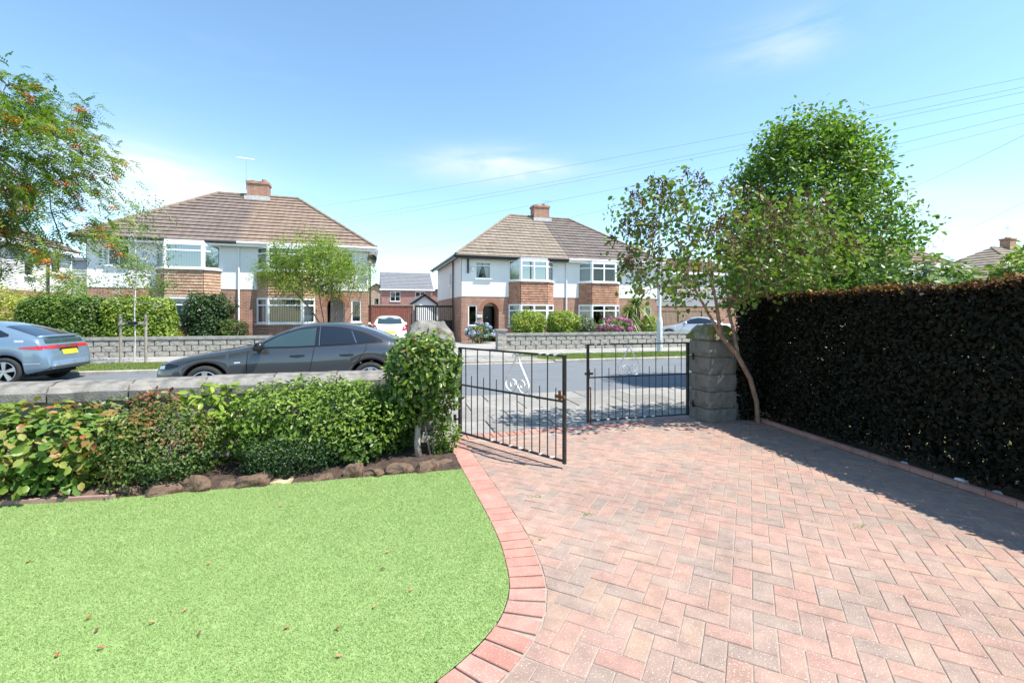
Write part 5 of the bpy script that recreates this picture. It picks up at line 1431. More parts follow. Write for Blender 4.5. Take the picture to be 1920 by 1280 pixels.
G = {
 'bright': [(0, (.055, .115, .012)), (.5, (.14, .225, .028)), (1, (.28, .37, .065))],
 'mid': [(0, (.038, .078, .012)), (.5, (.095, .165, .025)), (1, (.20, .29, .055))],
 'dark': [(0, (.018, .045, .014)), (.6, (.045, .09, .028)), (1, (.10, .16, .06))],
 'gold': [(0, (.16, .20, .02)), (.5, (.32, .36, .045)), (1, (.48, .48, .08))],
 'lime': [(0, (.10, .17, .02)), (.5, (.22, .31, .04)), (.85, (.36, .42, .07)), (1, (.50, .42, .06))],
 'bronze': [(0, (.05, .11, .02)), (.45, (.12, .22, .04)), (.72, (.24, .30, .06)), (.86, (.34, .22, .07)), (1, (.36, .13, .06))],
 'redtip': [(0, (.04, .08, .02)), (.5, (.10, .17, .035)), (.75, (.16, .18, .05)), (.9, (.24, .09, .04)), (1, (.30, .10, .05))],
 'camellia': [(0, (.035, .07, .012)), (.5, (.09, .16, .022)), (.8, (.20, .27, .04)), (.93, (.30, .26, .06)), (1, (.36, .17, .07))],
 'rowan': [(0, (.06, .12, .02)), (.5, (.15, .23, .04)), (.85, (.28, .34, .07)), (1, (.42, .36, .09))],
 'beech': [(0, (.008, .010, .006)), (.35, (.016, .016, .009)), (.6, (.030, .020, .013)), (.74, (.12, .055, .03)), (.88, (.22, .11, .045)), (1, (.38, .23, .06))],  # near-black stops carry the face's shade, coppery stops the sunlit top
 'lilac': [(0, (.04, .085, .014)), (.5, (.10, .17, .028)), (.85, (.19, .26, .05)), (1, (.26, .21, .07))],
 'grey': [(0, (.07, .10, .05)), (.6, (.14, .18, .09)), (1, (.22, .26, .14))],
 'birch': [(0, (.06, .12, .025)), (.6, (.13, .20, .045)), (1, (.24, .30, .08))],
}
def shrub(name, label, c, r, n, size, pal, cat='shrub', aspect=.55, shell=.5, lump=.22, p=2.4, zmin=.06, stems=6, rounded=True, trans=.32, fold=.25, up=.5, tintbias=0, group=None, freq=2.2, rough=.42, extra=None):
    base = Vector((c[0], c[1], max(0, c[2] - r[2])))
    t = thing(name, label, cat, base, 0, group)
    if not rounded: n = int(n * 1.9); size = size * 1.45
    P, o = blob(c, r, n, shell, lump, p, rnd.uniform(0, 50), zmin, freq)
    P = P - np.array(base)
    if extra is not None: P = np.vstack([P, extra - np.array(base)]); o = np.vstack([o, unit(rng.normal(0, 1, (len(extra), 3)) + [0, 0, 1])])
    n = len(P)
    Nn = unit(o * .75 + np.array([0, 0, up]) + rng.normal(0, .5, (n, 3))); Td = unit(o * .5 + rng.normal(0, .75, (n, 3)))
    cl = np.array([mnoise.noise(Vector(q) * 3.3) for q in P]) * .38
    top = np.clip((P[:, 2] + base.z - c[2]) / r[2], -1, 1) * .10
    tint = np.clip(.45 + cl + top + rng.normal(0, .17, n) + tintbias, 0, 1)
    link('foliage', leaf_mesh('foliage', P, Nn, Td, size * rng.uniform(.7, 1.25, n), lm(pal + name, G[pal], trans=trans, rough=rough), tint, aspect, fold, rounded), t)
    if stems:
        S = []
        for k in range(stems):
            a = rnd.uniform(0, 6.28); q = np.array([math.cos(a) * r[0] * .12, math.sin(a) * r[1] * .12, 0.]); e = np.array([math.cos(a) * r[0] * rnd.uniform(.3, .7), math.sin(a) * r[1] * rnd.uniform(.3, .7), r[2] * rnd.uniform(1.0, 1.6)])
            pv = q - np.array([0, 0, .03])
            for j in range(1, 6):
                w = q + (e - q) * j / 5 + rng.normal(0, .02, 3); S.append((pv, w, .012 * (1.2 - j / 6), .012 * (1 - j / 6))); pv = w
        link('stems', segs_mesh('stems', S, m_bark), t)
    return t

# ---- the clipped hedge along the driveway
he = thing('beech_hedge', 'tall dark copper beech hedge along the edge of the driveway', 'hedge', (0, 0, 0))
hA, hB = HEDGE_A - hn * .0 - hd * .25, HEDGE_B + hd * 2.2
Lh = np.linalg.norm(hB - hA); TH, HH = .72, 1.80
def hedge_leaves(n, mode):
    u = rng.uniform(0, Lh, n)
    if mode == 'face': v = np.abs(rng.normal(0, .10, n)); z = rng.uniform(.10, HH, n)
    elif mode == 'back': v = TH - np.abs(rng.normal(0, .10, n)); z = rng.uniform(.10, HH, n)
    elif mode == 'top': v = rng.uniform(0, TH, n); z = HH - np.abs(rng.normal(0, .05, n))
    elif mode == 'end': u = np.abs(rng.normal(0, .06, n)); v = rng.uniform(0, TH, n); z = rng.uniform(.1, HH, n)
    else: v = rng.uniform(0, TH, n); z = rng.uniform(.06, HH, n)
    wv = np.array([mnoise.noise(Vector((a * 1.6, b * 1.6, 1.7))) for a, b in zip(u, z)]) * .06
    P = np.stack([hA[0] + hd[0] * u - hn[0] * (v + wv), hA[1] + hd[1] * u - hn[1] * (v + wv), z + wv * np.where(z > HH - .2, 1.1, .4)], 1)
    o = {'face': np.array([hn[0], hn[1], .25]), 'back': np.array([-hn[0], -hn[1], .25]), 'top': np.array([0, 0, 1.]), 'end': np.array([-hd[0], -hd[1], .2]), 'in': np.array([0, 0, .3])}[mode]
    return P, unit(o + rng.normal(0, .55, (n, 3)))
PP, NN = zip(*[hedge_leaves(*a) for a in ((46000, 'face'), (17000, 'back'), (20000, 'top'), (4500, 'end'), (60000, 'in'))])
PP, NN = np.vstack(PP), np.vstack(NN)
EX, EO = blob((5.22, 5.22, .80), (.20, .16, .85), 5000, .3, .3, 2.4, 9.0, .04); PP = np.vstack([PP, EX]); NN = np.vstack([NN, unit(EO + rng.normal(0, .5, EO.shape))])  # extra leaf clump added beside the pillar to shade its face
ti = np.clip(rng.beta(1.5, 3.4, len(PP)) * .72 + np.clip((PP[:, 2] - HH + .13) * 6, 0, .62), 0, 1)  # sunlit top edge and shaded face put into the leaf tint by height
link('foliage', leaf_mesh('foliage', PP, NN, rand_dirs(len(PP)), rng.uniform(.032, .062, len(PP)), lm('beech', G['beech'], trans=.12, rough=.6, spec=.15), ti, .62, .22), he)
S = []
for k in range(34):
    u = .1 + k * Lh / 34; b0 = np.array([hA[0] + hd[0] * u - hn[0] * TH * .5, hA[1] + hd[1] * u - hn[1] * TH * .5, -.02])
    for j in range(4):
        e = b0 + np.array([rng.normal(0, .09), rng.normal(0, .09), rng.uniform(1.1, 1.7)]); S.append((b0, e, .018, .005))
link('stems', segs_mesh('stems', S, m_bark), he)
hb = MB()
q0, q1 = hA - hn * .02, hB - hn * .02; q2, q3 = hB - hn * (TH + .1), hA - hn * (TH + .1)
hb.poly([(q[0], q[1], .012) for q in (q0, q1, q2, q3)])
tag(hb.build('hedge_bed', m_soil), None, None, None, 'structure')
sheet('neighbour_garden', [(5.9, 5.43), (30, 5.43), (30, -4), (5.2, -4)], -.004, m_verge)
for i, (u, sz, lab) in enumerate([(.28, .05, 'small white stone at the hedge foot nearest the mossy pillar'), (.62, .035, 'tiny white stone at the hedge foot just past the pillar'), (2.55, .05, 'white stone half way along the foot of the dark hedge'),
                     (3.05, .075, 'large flat white stone at the foot of the dark hedge'), (3.32, .05, 'white stone at the hedge foot nearest the right edge')]):
    p = hA + hd * u - hn * .03
    tag(link('white_stone', roughbox(sz * 1.7, sz * 1.2, sz * .6, (4, 3, 2), .01, 200 + i, mat('white_stone', (.55, .55, .56), (.70, .70, .70), 12, .7), 'white_stone', .5, .3), None, (p[0], p[1], .012)), lab, 'stone', 'white stones at the hedge foot')

# ---- border shrubs, left to right
shrub('smoke_bush', 'large round-leaved shrub with bronze tips at the left end of the border', (-3.0, 4.96, .37), (1.15, .42, .35), 3600, .078, 'bronze', aspect=.72, p=3.0, shell=.45, stems=10, lump=.3, tintbias=.12)
shrub('barberry_bush', 'small-leaved reddish green shrub between the round-leaved and yellow leaved shrubs', (-1.72, 4.80, .34), (.48, .30, .35), 5200, .032, 'redtip', p=2.6, shell=.5, stems=8, tintbias=.07)
shrub('young_camellia', 'open shrub with glossy yellow green leaves standing against the front wall', (-1.38, 5.06, .54), (.30, .20, .30), 420, .085, 'lime', aspect=.5, shell=.25, lump=.35, p=2, zmin=.28, stems=4, rough=.25)
shrub('ivy_spray', 'dark blue green trailing shrub spilling over the coping', (-2.15, 5.14, .60), (.42, .16, .14), 620, .045, 'grey', p=2, zmin=.4, stems=3)
shrub('red_leaf_shrub', 'dark red leaved shoots rising against the coping', (-1.85, 5.12, .68), (.20, .12, .12), 190, .06, 'redtip', tintbias=.45, zmin=.4, stems=3, aspect=.5)
shrub('escallonia_bush', 'big bright green bushy shrub in the middle of the border', (-.44, 4.97, .43), (.80, .40, .41), 9500, .046, 'bright', p=2.8, shell=.5, lump=.28, stems=12, aspect=.5, freq=3.5)
shrub('box_bush', 'low dense small-leaved dark green bush in front of the bright green shrub', (-.66, 4.72, .21), (.42, .22, .22), 6200, .024, 'dark', p=2.5, shell=.6, stems=5, lump=.15)
shrub('pale_perennial', 'pale green lobed plant low beside the dark bush', (-.05, 4.72, .20), (.20, .14, .15), 300, .06, 'birch', aspect=.8, zmin=.06, stems=4)
shrub('escallonia_bush', 'dark shaded shrub between the bright green shrub and the clipped camellia', (.28, 5.10, .38), (.30, .24, .36), 2400, .045, 'mid', p=2.6, shell=.45, stems=6, aspect=.5)
shrub('low_seedling', 'small leafy plant at the foot of the gate pillar', (.80, 4.86, .22), (.16, .15, .20), 520, .045, 'bright', zmin=.04, stems=4)
cm = thing('clipped_camellia', 'clipped upright camellia on a bare trunk beside the gate pillar', 'shrub', (.52, 4.74, .04))
P, o = blob((.06, .12, .80), (.36, .30, .44), 2900, .45, .16, 4.0, 3.3, None)
tn = np.clip(.40 + rng.normal(0, .2, len(P)) + np.clip((P[:, 2] - .8) * .35, -.1, .3), 0, 1)
link('foliage', leaf_mesh('foliage', P, unit(o * .8 + [0, 0, .45] + rng.normal(0, .5, P.shape)), unit(o * .6 + rng.normal(0, .7, P.shape)), rng.uniform(.05, .085, len(P)), lm('camellia', G['camellia'], trans=.3, rough=.36), tn, .48, .2), cm)
tk = MB(); tk.tube([(0, 0, -.03), (-.02, .0, .15), (-.01, .02, .32), (.05, .06, .46), (.09, .10, .62), (.08, .12, .9)], [.036, .032, .03, .027, .022, .014], 9); tk.tube([(.12, .04, 0), (.09, .06, .18), (.05, .07, .42)], [.011, .01, .008], 6); tk.tube([(.15, .06, 0), (.15, .06, .2)], [.009, .007], 6); tk.tube([(.05, .06, .46), (-.08, .10, .62), (-.16, .12, .85)], [.018, .014, .008], 6)
tk.build('trunk', m_bark_pale, cm, True)
# rocks edging the bed
rk = [(-2.72, 'dark'), (-2.45, 'flat grey brown'), (-2.15, 'low brown'), (-1.86, 'mossy brown'), (-1.62, 'rounded brown'), (-1.40, 'pointed brown'), (-1.14, 'broad flat-topped brown'), (-.94, 'squat brown'), (-.70, 'pale yellow sandstone'), (-.42, 'thin brown'), (-.14, 'long brown'), (.10, 'mossy golden'), (.33, 'reddish mossy'), (.54, 'small brown'), (.76, 'large rust-stained')]
for i, (x, lk) in enumerate(rk):
    y = np.interp(x, [b_[0] for b_ in BEDLINE], [b_[1] for b_ in BEDLINE]) + .06
    sz = (.245 if 'large' not in lk else .29) * rnd.uniform(.75, 1.4)
    hgt = rnd.uniform(.07, .135) * (.6 if i < 3 or 'flat' in lk or 'thin' in lk or 'low' in lk else 1)
    me_ = roughbox(sz, rnd.uniform(.10, .17), hgt, (6, 5, 4), .034, 300 + i * 3.3, m_rock2 if 'pale' in lk else m_rock, 'edging_rock', .55, rnd.uniform(.25, .5))
    o = link('edging_rock', me_, None, (x + rnd.uniform(-.04, .04), y + rnd.uniform(-.02, .03) + (.12 if 'large' in lk else 0), -.012)); o.rotation_euler = (rnd.uniform(-.2, .2), rnd.uniform(-.12, .12), rnd.uniform(-.5, .5))
    tag(o, lk + ' rock on the lawn side of the border, ' + ['first', 'second', 'third', 'fourth', 'fifth', 'sixth', 'seventh', 'eighth', 'ninth', 'tenth', 'eleventh', 'twelfth', 'thirteenth', 'fourteenth', 'fifteenth'][i] + ' from the left', 'rock', 'rocks edging the border')
# fallen leaves on the turf
lmesh = []
for k, col in enumerate(((.30, .10, .04), (.36, .20, .08), (.14, .06, .03))):
    mb = MB(); mb.faces([(0, 0, 0), (.009, -.007, .006), (.022, -.006, .008), (.031, 0, .003), (.022, .007, .009), (.009, .007, .005)], [(0, 1, 2, 3), (0, 3, 4, 5)]); lmesh.append(mb.mesh('fallen_leaf', mat('dry_leaf_%d' % k, col, None, rough=.7)))
for (px_, py_) in [(56, 1054), (386, 1062), (158, 1166), (178, 1191), (293, 1170), (341, 1153), (371, 1197), (531, 1184), (629, 1181), (197, 1219), (106, 1237), (641, 1234), (723, 1070), (768, 1113), (722, 1040), (705, 1138), (527, 952)]:
    D_ = 861 * 1.5 / (py_ - 590); R_ = (px_ - 960) / 861 * D_
    o = link('fallen_leaf', lmesh[rnd.randrange(3)], None, (R_ * cth + D_ * sth, -R_ * sth + D_ * cth, .014)); o.rotation_euler = (rnd.uniform(-.2, .2), rnd.uniform(-.15, .15), rnd.uniform(0, 6.28))
    tag(o, 'small dry brown fallen leaf lying on the artificial lawn', 'leaf', 'fallen leaves on the lawn')
# weeds in the paving joints
def weed(loc, n, label):
    t = thing('joint_weed', label, 'weed', (*loc, 0), 0, 'weeds in the paving joints')
    P = rng.normal(0, 1, (n, 3)) * [.035, .02, .004] + [0, 0, .004]; P[:, 2] = np.abs(P[:, 2])
    link('foliage', leaf_mesh('foliage', P, unit(rng.normal(0, .5, (n, 3)) + [0, 0, 1]), rand_dirs(n), rng.uniform(.012, .022, n), lm('weed', G['bright']), rng.uniform(.3, 1, n), .4, .2, False), t)
weed((1.35, 3.55), 26, 'small green weed in the paving joints near the open gate'); weed((1.58, 3.12), 22, 'small green weed in the paving joints in mid driveway'); weed((1.10, 2.86), 16, 'small weed sprouting beside the curved edging'); weed((3.35, 2.35), 30, 'moss and weed in the joints at the hedge shadow edge')

# ---- trees
def tree(name, label, base, trunks, attract, leafk, sig, size, pal, bark, tip_r=.004, aspect=.6, up=.5, droop=0, rounded=False, trans=.35, step=.25, max_r=None, first=2, wob=.05, tintb=0, fold=.2, rough=.42):
    t = thing(name, label, 'tree', base)
    b0 = np.array(base); A = attract - b0
    tr = [[x if isinstance(x, int) else np.array(x) - b0 for x in q] for q in trunks]
    N, PA, tips, S = grow(tr, A, tip_r, step, max_r=max_r, first=first, wob=wob)
    link('trunk', segs_mesh('trunk', S, bark, 6), t)
    tp = np.array([N[i] for i in tips])
    P, Nn, Td, ct = cluster_leaves(tp, leafk, sig, A.mean(0) - [0, 0, .3], up, droop)
    tint = np.clip(.25 + ct * .4 + rng.normal(0, .17, len(P)) + tintb, 0, 1)
    link('crown', leaf_mesh('crown', P, Nn, Td, size * rng.uniform(.65, 1.25, len(P)), lm(pal + name, G[pal], trans=trans, rough=rough), tint, aspect, fold, rounded), t)
    return t, tp
# broad street tree beyond the hedge
n_ = 720
zz = rng.uniform(1.6, 5.62, n_); rad = np.where(zz > 2.9, 1.62 * np.sqrt(np.clip(1 - ((zz - 2.9) / 2.9) ** 2, 0, 1)), 1.62 - (2.9 - zz) * .2)
an = rng.uniform(0, 6.283, n_); rad = rad * (.35 + .65 * np.sqrt(rng.uniform(0, 1, n_))) * (1 + .28 * np.array([mnoise.noise(Vector((math.cos(a) * 1.6, math.sin(a) * 1.6, z * .9))) for a, z in zip(an, zz)]))
TX, TY = 9.2, 7.62
tree('street_tree', 'large broad green street tree rising behind the dark hedge', (TX, TY, -.02), [[(TX, TY, -.02), (TX + .02, TY, .8), (TX, TY + .03, 1.6), (TX + .05, TY, 2.4), (TX, TY, 3.3), (TX - .05, TY, 4.1), (TX, TY, 4.9)]],
     np.stack([TX + rad * np.cos(an), TY + rad * np.sin(an), zz], 1), 42, .17, .10, 'mid', m_bark, tip_r=.005, aspect=.62, rounded=True, trans=.48, tintb=.3, max_r=.15)
# lilac by the pillar
A1, _ = blob((3.95, 5.15, 2.45), (.95, .70, .90), 170, .35, .35, 2, 8.1); A2, _ = blob((5.60, 5.02, 2.32), (1.2, .80, .9), 260, .3, .25, 2, 4.4)
A2 = A2[A2[:, 2] > 1.45]
B0 = (5.20, 5.04, -.02)
t_, tp = tree('lilac_tree', 'leaning lilac with brown seed heads growing past the mossy gate pillar', B0,
     [[B0, (5.17, 5.04, .30), (5.05, 5.03, .62), (4.83, 5.03, .95), (4.58, 5.06, 1.22), (4.42, 5.08, 1.48), (4.26, 5.1, 1.74), (4.05, 5.1, 2.05)],
      [3, (4.84, 5.10, 1.25), (4.80, 5.16, 1.55), (4.95, 5.2, 1.85), (5.2, 5.25, 2.1)], [4, (4.46, 5.0, 1.62), (4.40, 5.02, 1.95), (4.35, 5.1, 2.4)]],
     np.vstack([A1, A2]), 12, .09, .074, 'lilac', m_bark_lilac, tip_r=.0036, aspect=.72, rounded=True, trans=.4, step=.16, max_r=.068, first=5, wob=.12, up=.2, droop=.6, tintb=.24)
hi = tp[(tp[:, 2] > 2.25) | ((tp[:, 0] < -1.3) & (tp[:, 2] > 2.0))]; hi = hi[rng.permutation(len(hi))[:150]]
k = 50; Q = np.repeat(hi, k, axis=0); u_ = rng.uniform(0, 1, len(Q)); Q = Q + rng.normal(0, 1, Q.shape) * (.042 * (1.15 - u_))[:, None] + np.stack([np.zeros(len(Q)), np.zeros(len(Q)), u_ * .16], 1)
link('seed_heads', leaf_mesh('seed_heads', Q, rand_dirs(len(Q)), rand_dirs(len(Q)), .036, leafmat('dry_seed_head', [(0, (.075, .035, .022)), (.6, (.135, .065, .042)), (1, (.22, .13, .085))], .1, .8), rng.uniform(0, 1, len(Q)), .6, .2, False), t_)

# rowan at the left
rx_, ry_ = -5.05, 7.7
A, _ = blob((rx_ + .1, ry_, 3.45), (1.58, 1.5, 1.5), 420, .30, .25, 2.0, 2.7)
A = np.vstack([A, np.array([(-3.35 + .12 * k_, 7.5 - .05 * k_, 2.55 - .11 * k_) for k_ in range(7)]), np.array([(-3.9 + .1 * k_, 7.2, 2.3 - .1 * k_) for k_ in range(5)])])
B0 = (rx_, ry_, -.03)
rw = thing('rowan_tree', 'rowan tree with orange berries overhanging from the left edge', 'tree', B0)
tr = [[np.array(q) - np.array(B0) for q in [(rx_, ry_, -.03), (rx_ + .03, ry_, .7), (rx_, ry_ - .02, 1.4), (rx_ + .06, ry_, 2.1), (rx_ + .02, ry_, 2.8), (rx_, ry_, 3.6)]]]
N, PA, tips, S = grow(tr, A - np.array(B0), .004, .22, max_r=.11, first=2, wob=.12)
link('trunk', segs_mesh('trunk', S, m_bark, 6), rw)
tp = np.array([N[i] for i in tips]); mid = [N[i] for i in range(len(N)) if S and i > 8 and i % 5 == 0]
src = np.repeat(np.vstack([tp, tp, np.array(mid)[:420]]), 7, axis=0); src = src + rng.normal(0, .10, src.shape)
o = unit(src - (A.mean(0) - np.array(B0))); ax = unit(o * .7 + rng.normal(0, .6, src.shape) + [0, 0, -.25]); nn = unit(np.cross(ax, rand_dirs(len(src))) * .6 + [0, 0, .8])
sd_ = unit(np.cross(ax, nn)); P_, T_, N_ = [], [], []
tl_ = np.clip(np.repeat(rng.uniform(.1, .85, len(src) // 7), 7) + rng.normal(0, .12, len(src)), 0, 1); tt_ = []
for j in range(6):
    for sg in (-1, 1):
        P_.append(src + ax * (.02 + j * .022) - np.array([0, 0, .002 * j * j])); T_.append(unit(sd_ * sg + ax * .45 + [0, 0, -.2])); N_.append(unit(nn + rng.normal(0, .15, nn.shape))); tt_.append(tl_)
link('crown', leaf_mesh('crown', np.vstack(P_), np.vstack(N_), np.vstack(T_), .055, lm('rowan', G['rowan'], trans=.4), np.concatenate(tt_), .36, .15, False), rw)
far_ = np.argsort(-(tp[:, 0] * 1.0 - tp[:, 1] * .5)); bc = tp[np.r_[far_[5:110:2], rng.permutation(len(tp))[:50]]]; bm_ = MB(); octa = [(1, 0, 0), (-1, 0, 0), (0, 1, 0), (0, -1, 0), (0, 0, 1), (0, 0, -1)]
Q = (np.repeat(bc, 30, axis=0) + rng.normal(0, 1, (len(bc) * 30, 3)) * [.036, .036, .018] - [0, 0, .03])
V = (Q[:, None, :] + np.array(octa)[None] * .0105).reshape(-1, 3); f8 = np.array([(0, 2, 4), (2, 1, 4), (1, 3, 4), (3, 0, 4), (2, 0, 5), (1, 2, 5), (3, 1, 5), (0, 3, 5)])
link('berries', np_mesh('berries', V, (np.arange(len(Q))[:, None, None] * 6 + f8[None]).reshape(-1, 3), mat('orange_berry', (.66, .15, .015), (.78, .25, .03), 30, .4), smooth=True), rw)

# birch sapling in the far verge, with its stakes
bx, by = rp(-6.95, 16.98)
zz = rng.uniform(1.6, 4.9, 150); an = rng.uniform(0, 6.283, 150); rad = np.interp(zz, [1.6, 2.4, 3.6, 4.9], [.45, 1.1, .9, .45]) * np.sqrt(rng.uniform(.05, 1, 150))
A = np.stack([bx + rad * np.cos(an) + .1, by + rad * np.sin(an), zz], 1)
A = np.vstack([A, [(bx + .25 + .11 * j, by, 5.15 - .012 * j * j) for j in range(9)]])
tree('birch_sapling', 'slender young birch with white stem tied between stakes on the far verge', (bx, by, -.03), [[(bx, by, -.03), (bx + .02, by, .8), (bx, by, 1.6), (bx + .04, by, 2.6), (bx + .03, by, 3.6), (bx + .1, by, 4.6), (bx + .22, by, 5.1)]],
     A, 14, .11, .07, 'birch', m_birch, tip_r=.003, aspect=.62, trans=.4, step=.2, max_r=.045, droop=.5, tintb=.1)
sk = thing('tree_stakes', 'pair of grey timber stakes with crossbar supporting the birch sapling', 'tree stake', (bx, by, 0)); m_stake = mat('grey_stake', (.24, .21, .17), (.36, .32, .27), 8, .9)
for sx in (-.36, .30): k_ = MB(); k_.tube([(sx, 0, -.03), (sx, 0, 1.52)], .042, 8); k_.build('stake', m_stake, sk)
k_ = MB(); k_.bar((-.40, -.06, 1.24), (.34, -.06, 1.24), .03, .08); k_.build('crossbar', m_stake, sk)
k_ = MB(); k_.tube([(-.12, -.07, 1.24), (.12, -.07, 1.24)], .05, 8); k_.build('tie', m_trim, sk)

# many-stemmed yellow-green tree in front of the tan roofed semi
mx, my = -1.55, 22.4
A, _ = blob((-2.15, my, 3.65), (2.5, 1.5, 1.5), 330, .25, .50, 2.0, 6.3)
A = A[(A[:, 2] > 2.0)]
stems = [[(mx + .0, my, 0), (mx - .25, my, .8), (mx - .75, my, 1.7), (mx - 1.4, my, 2.5), (mx - 1.9, my, 3.0)]] + [[(mx + dx * .2, my + dy * .2, 0), (mx + dx * .5, my + dy * .4, .9), (mx + dx, my + dy, 2.0), (mx + dx * 1.3, my + dy * 1.2, 3.0), (mx + dx * 1.5, my + dy, 3.9)] for dx, dy in ((-.4, .2), (.1, -.3), (.35, .2), (.8, 0), (1.2, .1))]
tree('feathery_tree', 'many-stemmed feathery yellow green tree in front of the tan roofed semi', (mx, my, -.02), stems, A, 62, .19, .125, 'lime', m_bark, tip_r=.009, aspect=.30, trans=.42, step=.3, max_r=.10, droop=.2, tintb=-.02)

# ---- far gardens
def far_hedge(label, x0, x1, y0, y1, h, n, pal, name='garden_hedge'):
    c = ((x0 + x1) / 2, (y0 + y1) / 2, h / 2)
    return shrub(name, label, c, ((x1 - x0) / 2, (y1 - y0) / 2, h / 2), n, .075, pal, 'hedge', p=7, shell=.72, lump=.10, rounded=False, stems=4, aspect=.6, zmin=.1)
far_hedge('clipped dark green privet hedge behind the blue car', -11.6, -9.1, 20.2, 21.3, 2.16, 9000, 'mid')
far_hedge('clipped golden green privet hedge behind the birch sapling', -9.1, -7.0, 20.2, 21.3, 2.12, 8000, 'lime')
shrub('golden_conifer', 'golden yellow conifer bush at the far left', (-13.2, 21.9, 1.2), (1.9, 1.0, 1.32), 8000, .085, 'gold', aspect=.3, rounded=False, p=2.3, lump=.35)
shrub('green_conifer', 'green conifer in the gap beside the white rendered house', (-14.0, 29.5, 1.7), (1.6, 1.0, 1.9), 4500, .10, 'lime', aspect=.3, rounded=False, tintbias=-.1)
shrub('dark_shrub', 'rounded blue green shrub in front of the bay window', (-6.55, 23.3, 1.28), (.98, .7, 1.2), 5200, .075, 'dark', rounded=False, lump=.38, shell=.35, aspect=.7, tintbias=.1)
shrub('small_red_shrub', 'small reddish shrub beside the rounded blue green shrub', (-5.45, 22.6, .72), (.55, .4, .55), 1500, .06, 'redtip', rounded=False, lump=.4)
shrub('golden_mound', 'low golden shrub behind the far wall', (-7.45, 21.0, .68), (.62, .4, .32), 1700, .06, 'gold', rounded=False, tintbias=-.12)
shrub('yellow_shrub', 'yellow green rounded shrub beside the end pillar of the block wall', (7.2, 20.0, 1.02), (.82, .6, .66), 4200, .065, 'lime', rounded=False, tintbias=.12, lump=.25)
shrub('yellow_shrub', 'yellow green rounded shrub between its twin and the grey green bush', (8.85, 19.9, 1.02), (.78, .6, .68), 4200, .065, 'lime', rounded=False, tintbias=.1, lump=.25)
shrub('grey_bush', 'grey green bush beside the pink hydrangea', (9.95, 20.1, .92), (.72, .5, .52), 2600, .06, 'grey', rounded=False)
shrub('yellow_shrub', 'small yellow green shrub right of the cordyline', (14.6, 21.4, .9), (.45, .4, .6), 1400, .06, 'lime', rounded=False, tintbias=.1)
def hydrangea(label, c, r, heads, cols, hr):
    t = shrub('hydrangea', label, c, r, 900, .10, 'mid', rounded=True, aspect=.65, lump=.12, shell=.6)
    base = np.array(t.location); H, o = blob(c, np.array(r) * 1.03, heads, .93, .12, 2.4, 5.0, c[2] - r[2] * .4)
    k = 46; C = np.repeat(H - base, k, axis=0); d = rand_dirs(len(C)); P = C + d * hr * rng.uniform(.85, 1.0, (len(C), 1)) * [1, 1, .8]
    tint = np.clip(np.repeat(rng.uniform(.05, .9, heads), k) + rng.normal(0, .09, len(C)), 0, 1)
    link('flower_heads', leaf_mesh('flower_heads', P, d, rand_dirs(len(P)), hr * .55, leafmat(label[:18] + '_petal', cols, .25, .6), tint, .95, .1, True), t)
hydrangea('blue and white hydrangea in flower beside the arched porch', (5.80, 23.7, .55), (.72, .5, .5), 62, [(0, (.20, .25, .52)), (.5, (.36, .42, .66)), (.8, (.55, .58, .74)), (1, (.68, .68, .72))], .095)
hydrangea('pink hydrangea in flower behind the block wall', (11.65, 20.0, .92), (.95, .45, .40), 58, [(0, (.36, .12, .34)), (.4, (.55, .13, .36)), (.75, (.66, .16, .38)), (1, (.62, .30, .48))], .10)
# cordyline: arching strap leaves
cd = thing('cordyline', 'spiky cordyline with arching strap leaves in front of the right-hand bay', 'palm', (13.7, 22.0, 0)); V, F, TT = [], [], []
for (cx, cy, cz, n) in ((0, 0, 1.45, 170), (.55, .1, 2.0, 170), (.2, .2, 1.0, 110), (-.45, 0, .95, 110)):
    for k in range(n):
        a, e = rnd.uniform(0, 6.283), rnd.uniform(-.35, 1.35); L = rnd.uniform(.9, 1.45); d = np.array([math.cos(a) * math.cos(e), math.sin(a) * math.cos(e), math.sin(e)]); sd = np.array([-math.sin(a), math.cos(a), 0])
        b0 = len(V)
        for j in range(6):
            t = j / 5; p = np.array([cx, cy, cz]) + d * L * t + np.array([0, 0, -.55 * L * t * t]); w = .036 * (1 - t ** 2) + .003
            V += [tuple(p - sd * w), tuple(p + sd * w)]
        F += [(b0 + 2 * j, b0 + 2 * j + 1, b0 + 2 * j + 3, b0 + 2 * j + 2) for j in range(5)]; TT += [rnd.uniform(.1, 1)] * 12
link('leaves', np_mesh('leaves', np.array(V), np.array(F), lm('cordyline', [(0, (.10, .15, .04)), (.6, (.22, .28, .09)), (1, (.42, .43, .20))], trans=.35), np.array(TT)), cd)
k_ = MB(); k_.tube([(0, 0, -.02), (0, 0, 1.45)], .09, 8); k_.tube([(.1, 0, .3), (.4, .05, 1.0), (.55, .1, 2.0)], .07, 8); k_.tube([(0, .1, .2), (.2, .2, .8)], .06, 7); k_.tube([(-.05, 0, .2), (-.45, 0, .75)], .06, 7); k_.build('trunk', m_bark, cd)
# shrubs in the neighbour's garden, above the hedge
shrub('neighbour_shrub', 'light green shrub tops showing over the hedge below the red brown roof', (8.3, 4.9, 1.6), (1.0, .6, .78), 2600, .075, 'birch', rounded=False, lump=.45, shell=.3, tintbias=.05)
shrub('neighbour_shrub', 'yellow green shrub top showing over the hedge at the right edge', (10.1, 4.5, 1.65), (.7, .6, .85), 1800, .085, 'lime', rounded=False, lump=.4, shell=.3, tintbias=-.05)

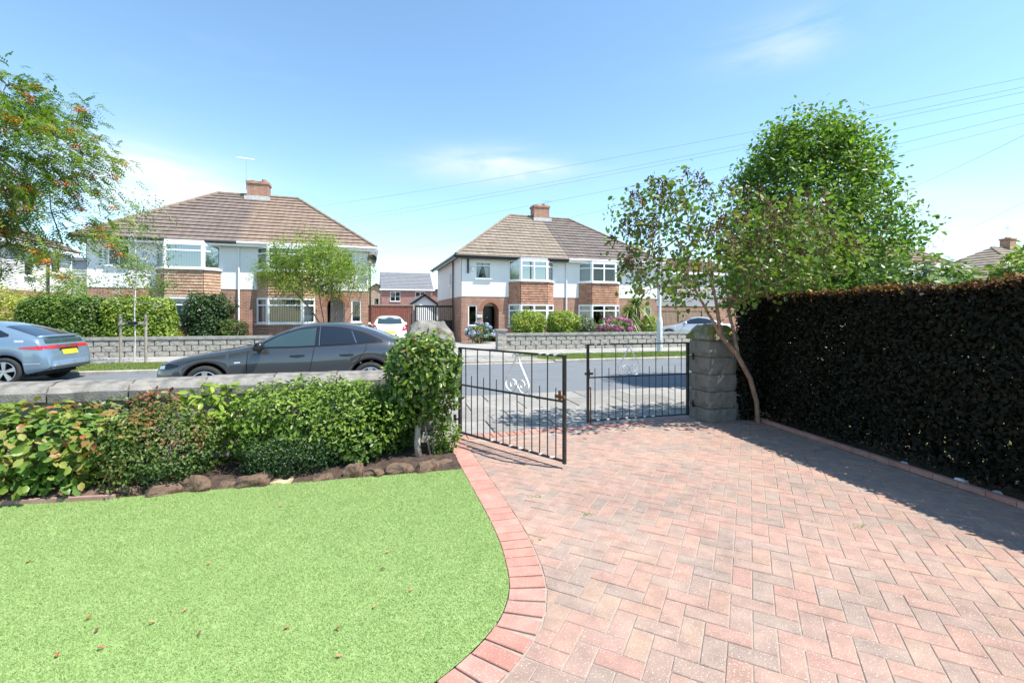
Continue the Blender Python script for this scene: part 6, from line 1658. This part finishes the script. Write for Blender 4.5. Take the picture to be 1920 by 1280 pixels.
# ------------------------------------------------------------------ street furniture and wires
lx, ly = 11.64, 16.3
lp = thing('street_lamp', 'pale grey street lamp column with curved arm on the far verge', 'street lamp', (lx, ly, -.02)); m_lamp = mat('pale_grey_column', (.56, .58, .60), (.64, .66, .68), 3, .5)
k_ = MB(); k_.lathe([(.115, 0), (.115, 1.25), (.10, 1.36), (.062, 1.46), (.058, 4.0), (.05, 6.2)], n=14); k_.build('column', m_lamp, lp, True)
k_ = MB(); k_.tube([(0, 0, 6.15), (.02, -.03, 6.5), (.12, -.14, 6.78), (.34, -.30, 6.95), (.55, -.45, 7.0)], [.05, .045, .042, .04, .04], 8); k_.build('arm', m_lamp, lp, True)
k_ = MB(); k_.lathe([(0, -.05), (.10, -.04), (.13, .02), (.09, .08), (0, .10)], (.62, -.50, 7.0), 12); k_.build('lantern', m_lamp, lp, True)
k_ = MB(); k_.box(-.06, .06, -.122, -.112, .45, 1.0); k_.build('access_door', m_lamp, lp)
m_wire = mat('overhead_wire', (.30, .31, .33), None, rough=.6)
def wire(label, a, b_, sag, r=.005):
    def pt(px_, py_, D_): t = (px_ - 960) / 861 * D_; return np.array([t * cth + D_ * sth, -t * sth + D_ * cth, 1.5 + (590 - py_) / 861 * D_])
    A_, B_ = pt(*a), pt(*b_); n = 24; mb = MB()
    mb.tube([A_ + (B_ - A_) * i / n - np.array([0, 0, sag * 4 * (i / n) * (1 - i / n)]) for i in range(n + 1)], r, 4)
    tag(mb.build('overhead_wire', m_wire), label, 'wire', 'overhead wires')
wire('uppermost overhead wire crossing the sky towards the tan roofed semi', (2020, 126, 13.0), (575, 390, 27.5), .25)
wire('second overhead wire from the top crossing towards the tan roofed semi', (2020, 142, 13.0), (628, 412, 27.5), .2)
wire('third overhead wire from the top, just below the second', (2020, 152, 13.2), (640, 418, 27.5), .15)
wire('fourth overhead wire from the top running down past the arched porch house', (2020, 172, 13.2), (676, 442, 27.5), .2)
wire('fifth overhead wire passing behind the large tree towards the chimney of the porch house', (2020, 190, 13.4), (690, 478, 30.0), .3)
wire('upper of the two steep wires right of the large tree', (2020, 206, 13.6), (1180, 392, 31.0), .25)
wire('lower of the two steep wires right of the large tree', (2020, 204, 9.5), (1640, 378, 22.0), .12)
wire('lowest short wire at the right edge above the far chimney', (2020, 330, 14.0), (1700, 480, 34.0), .1)
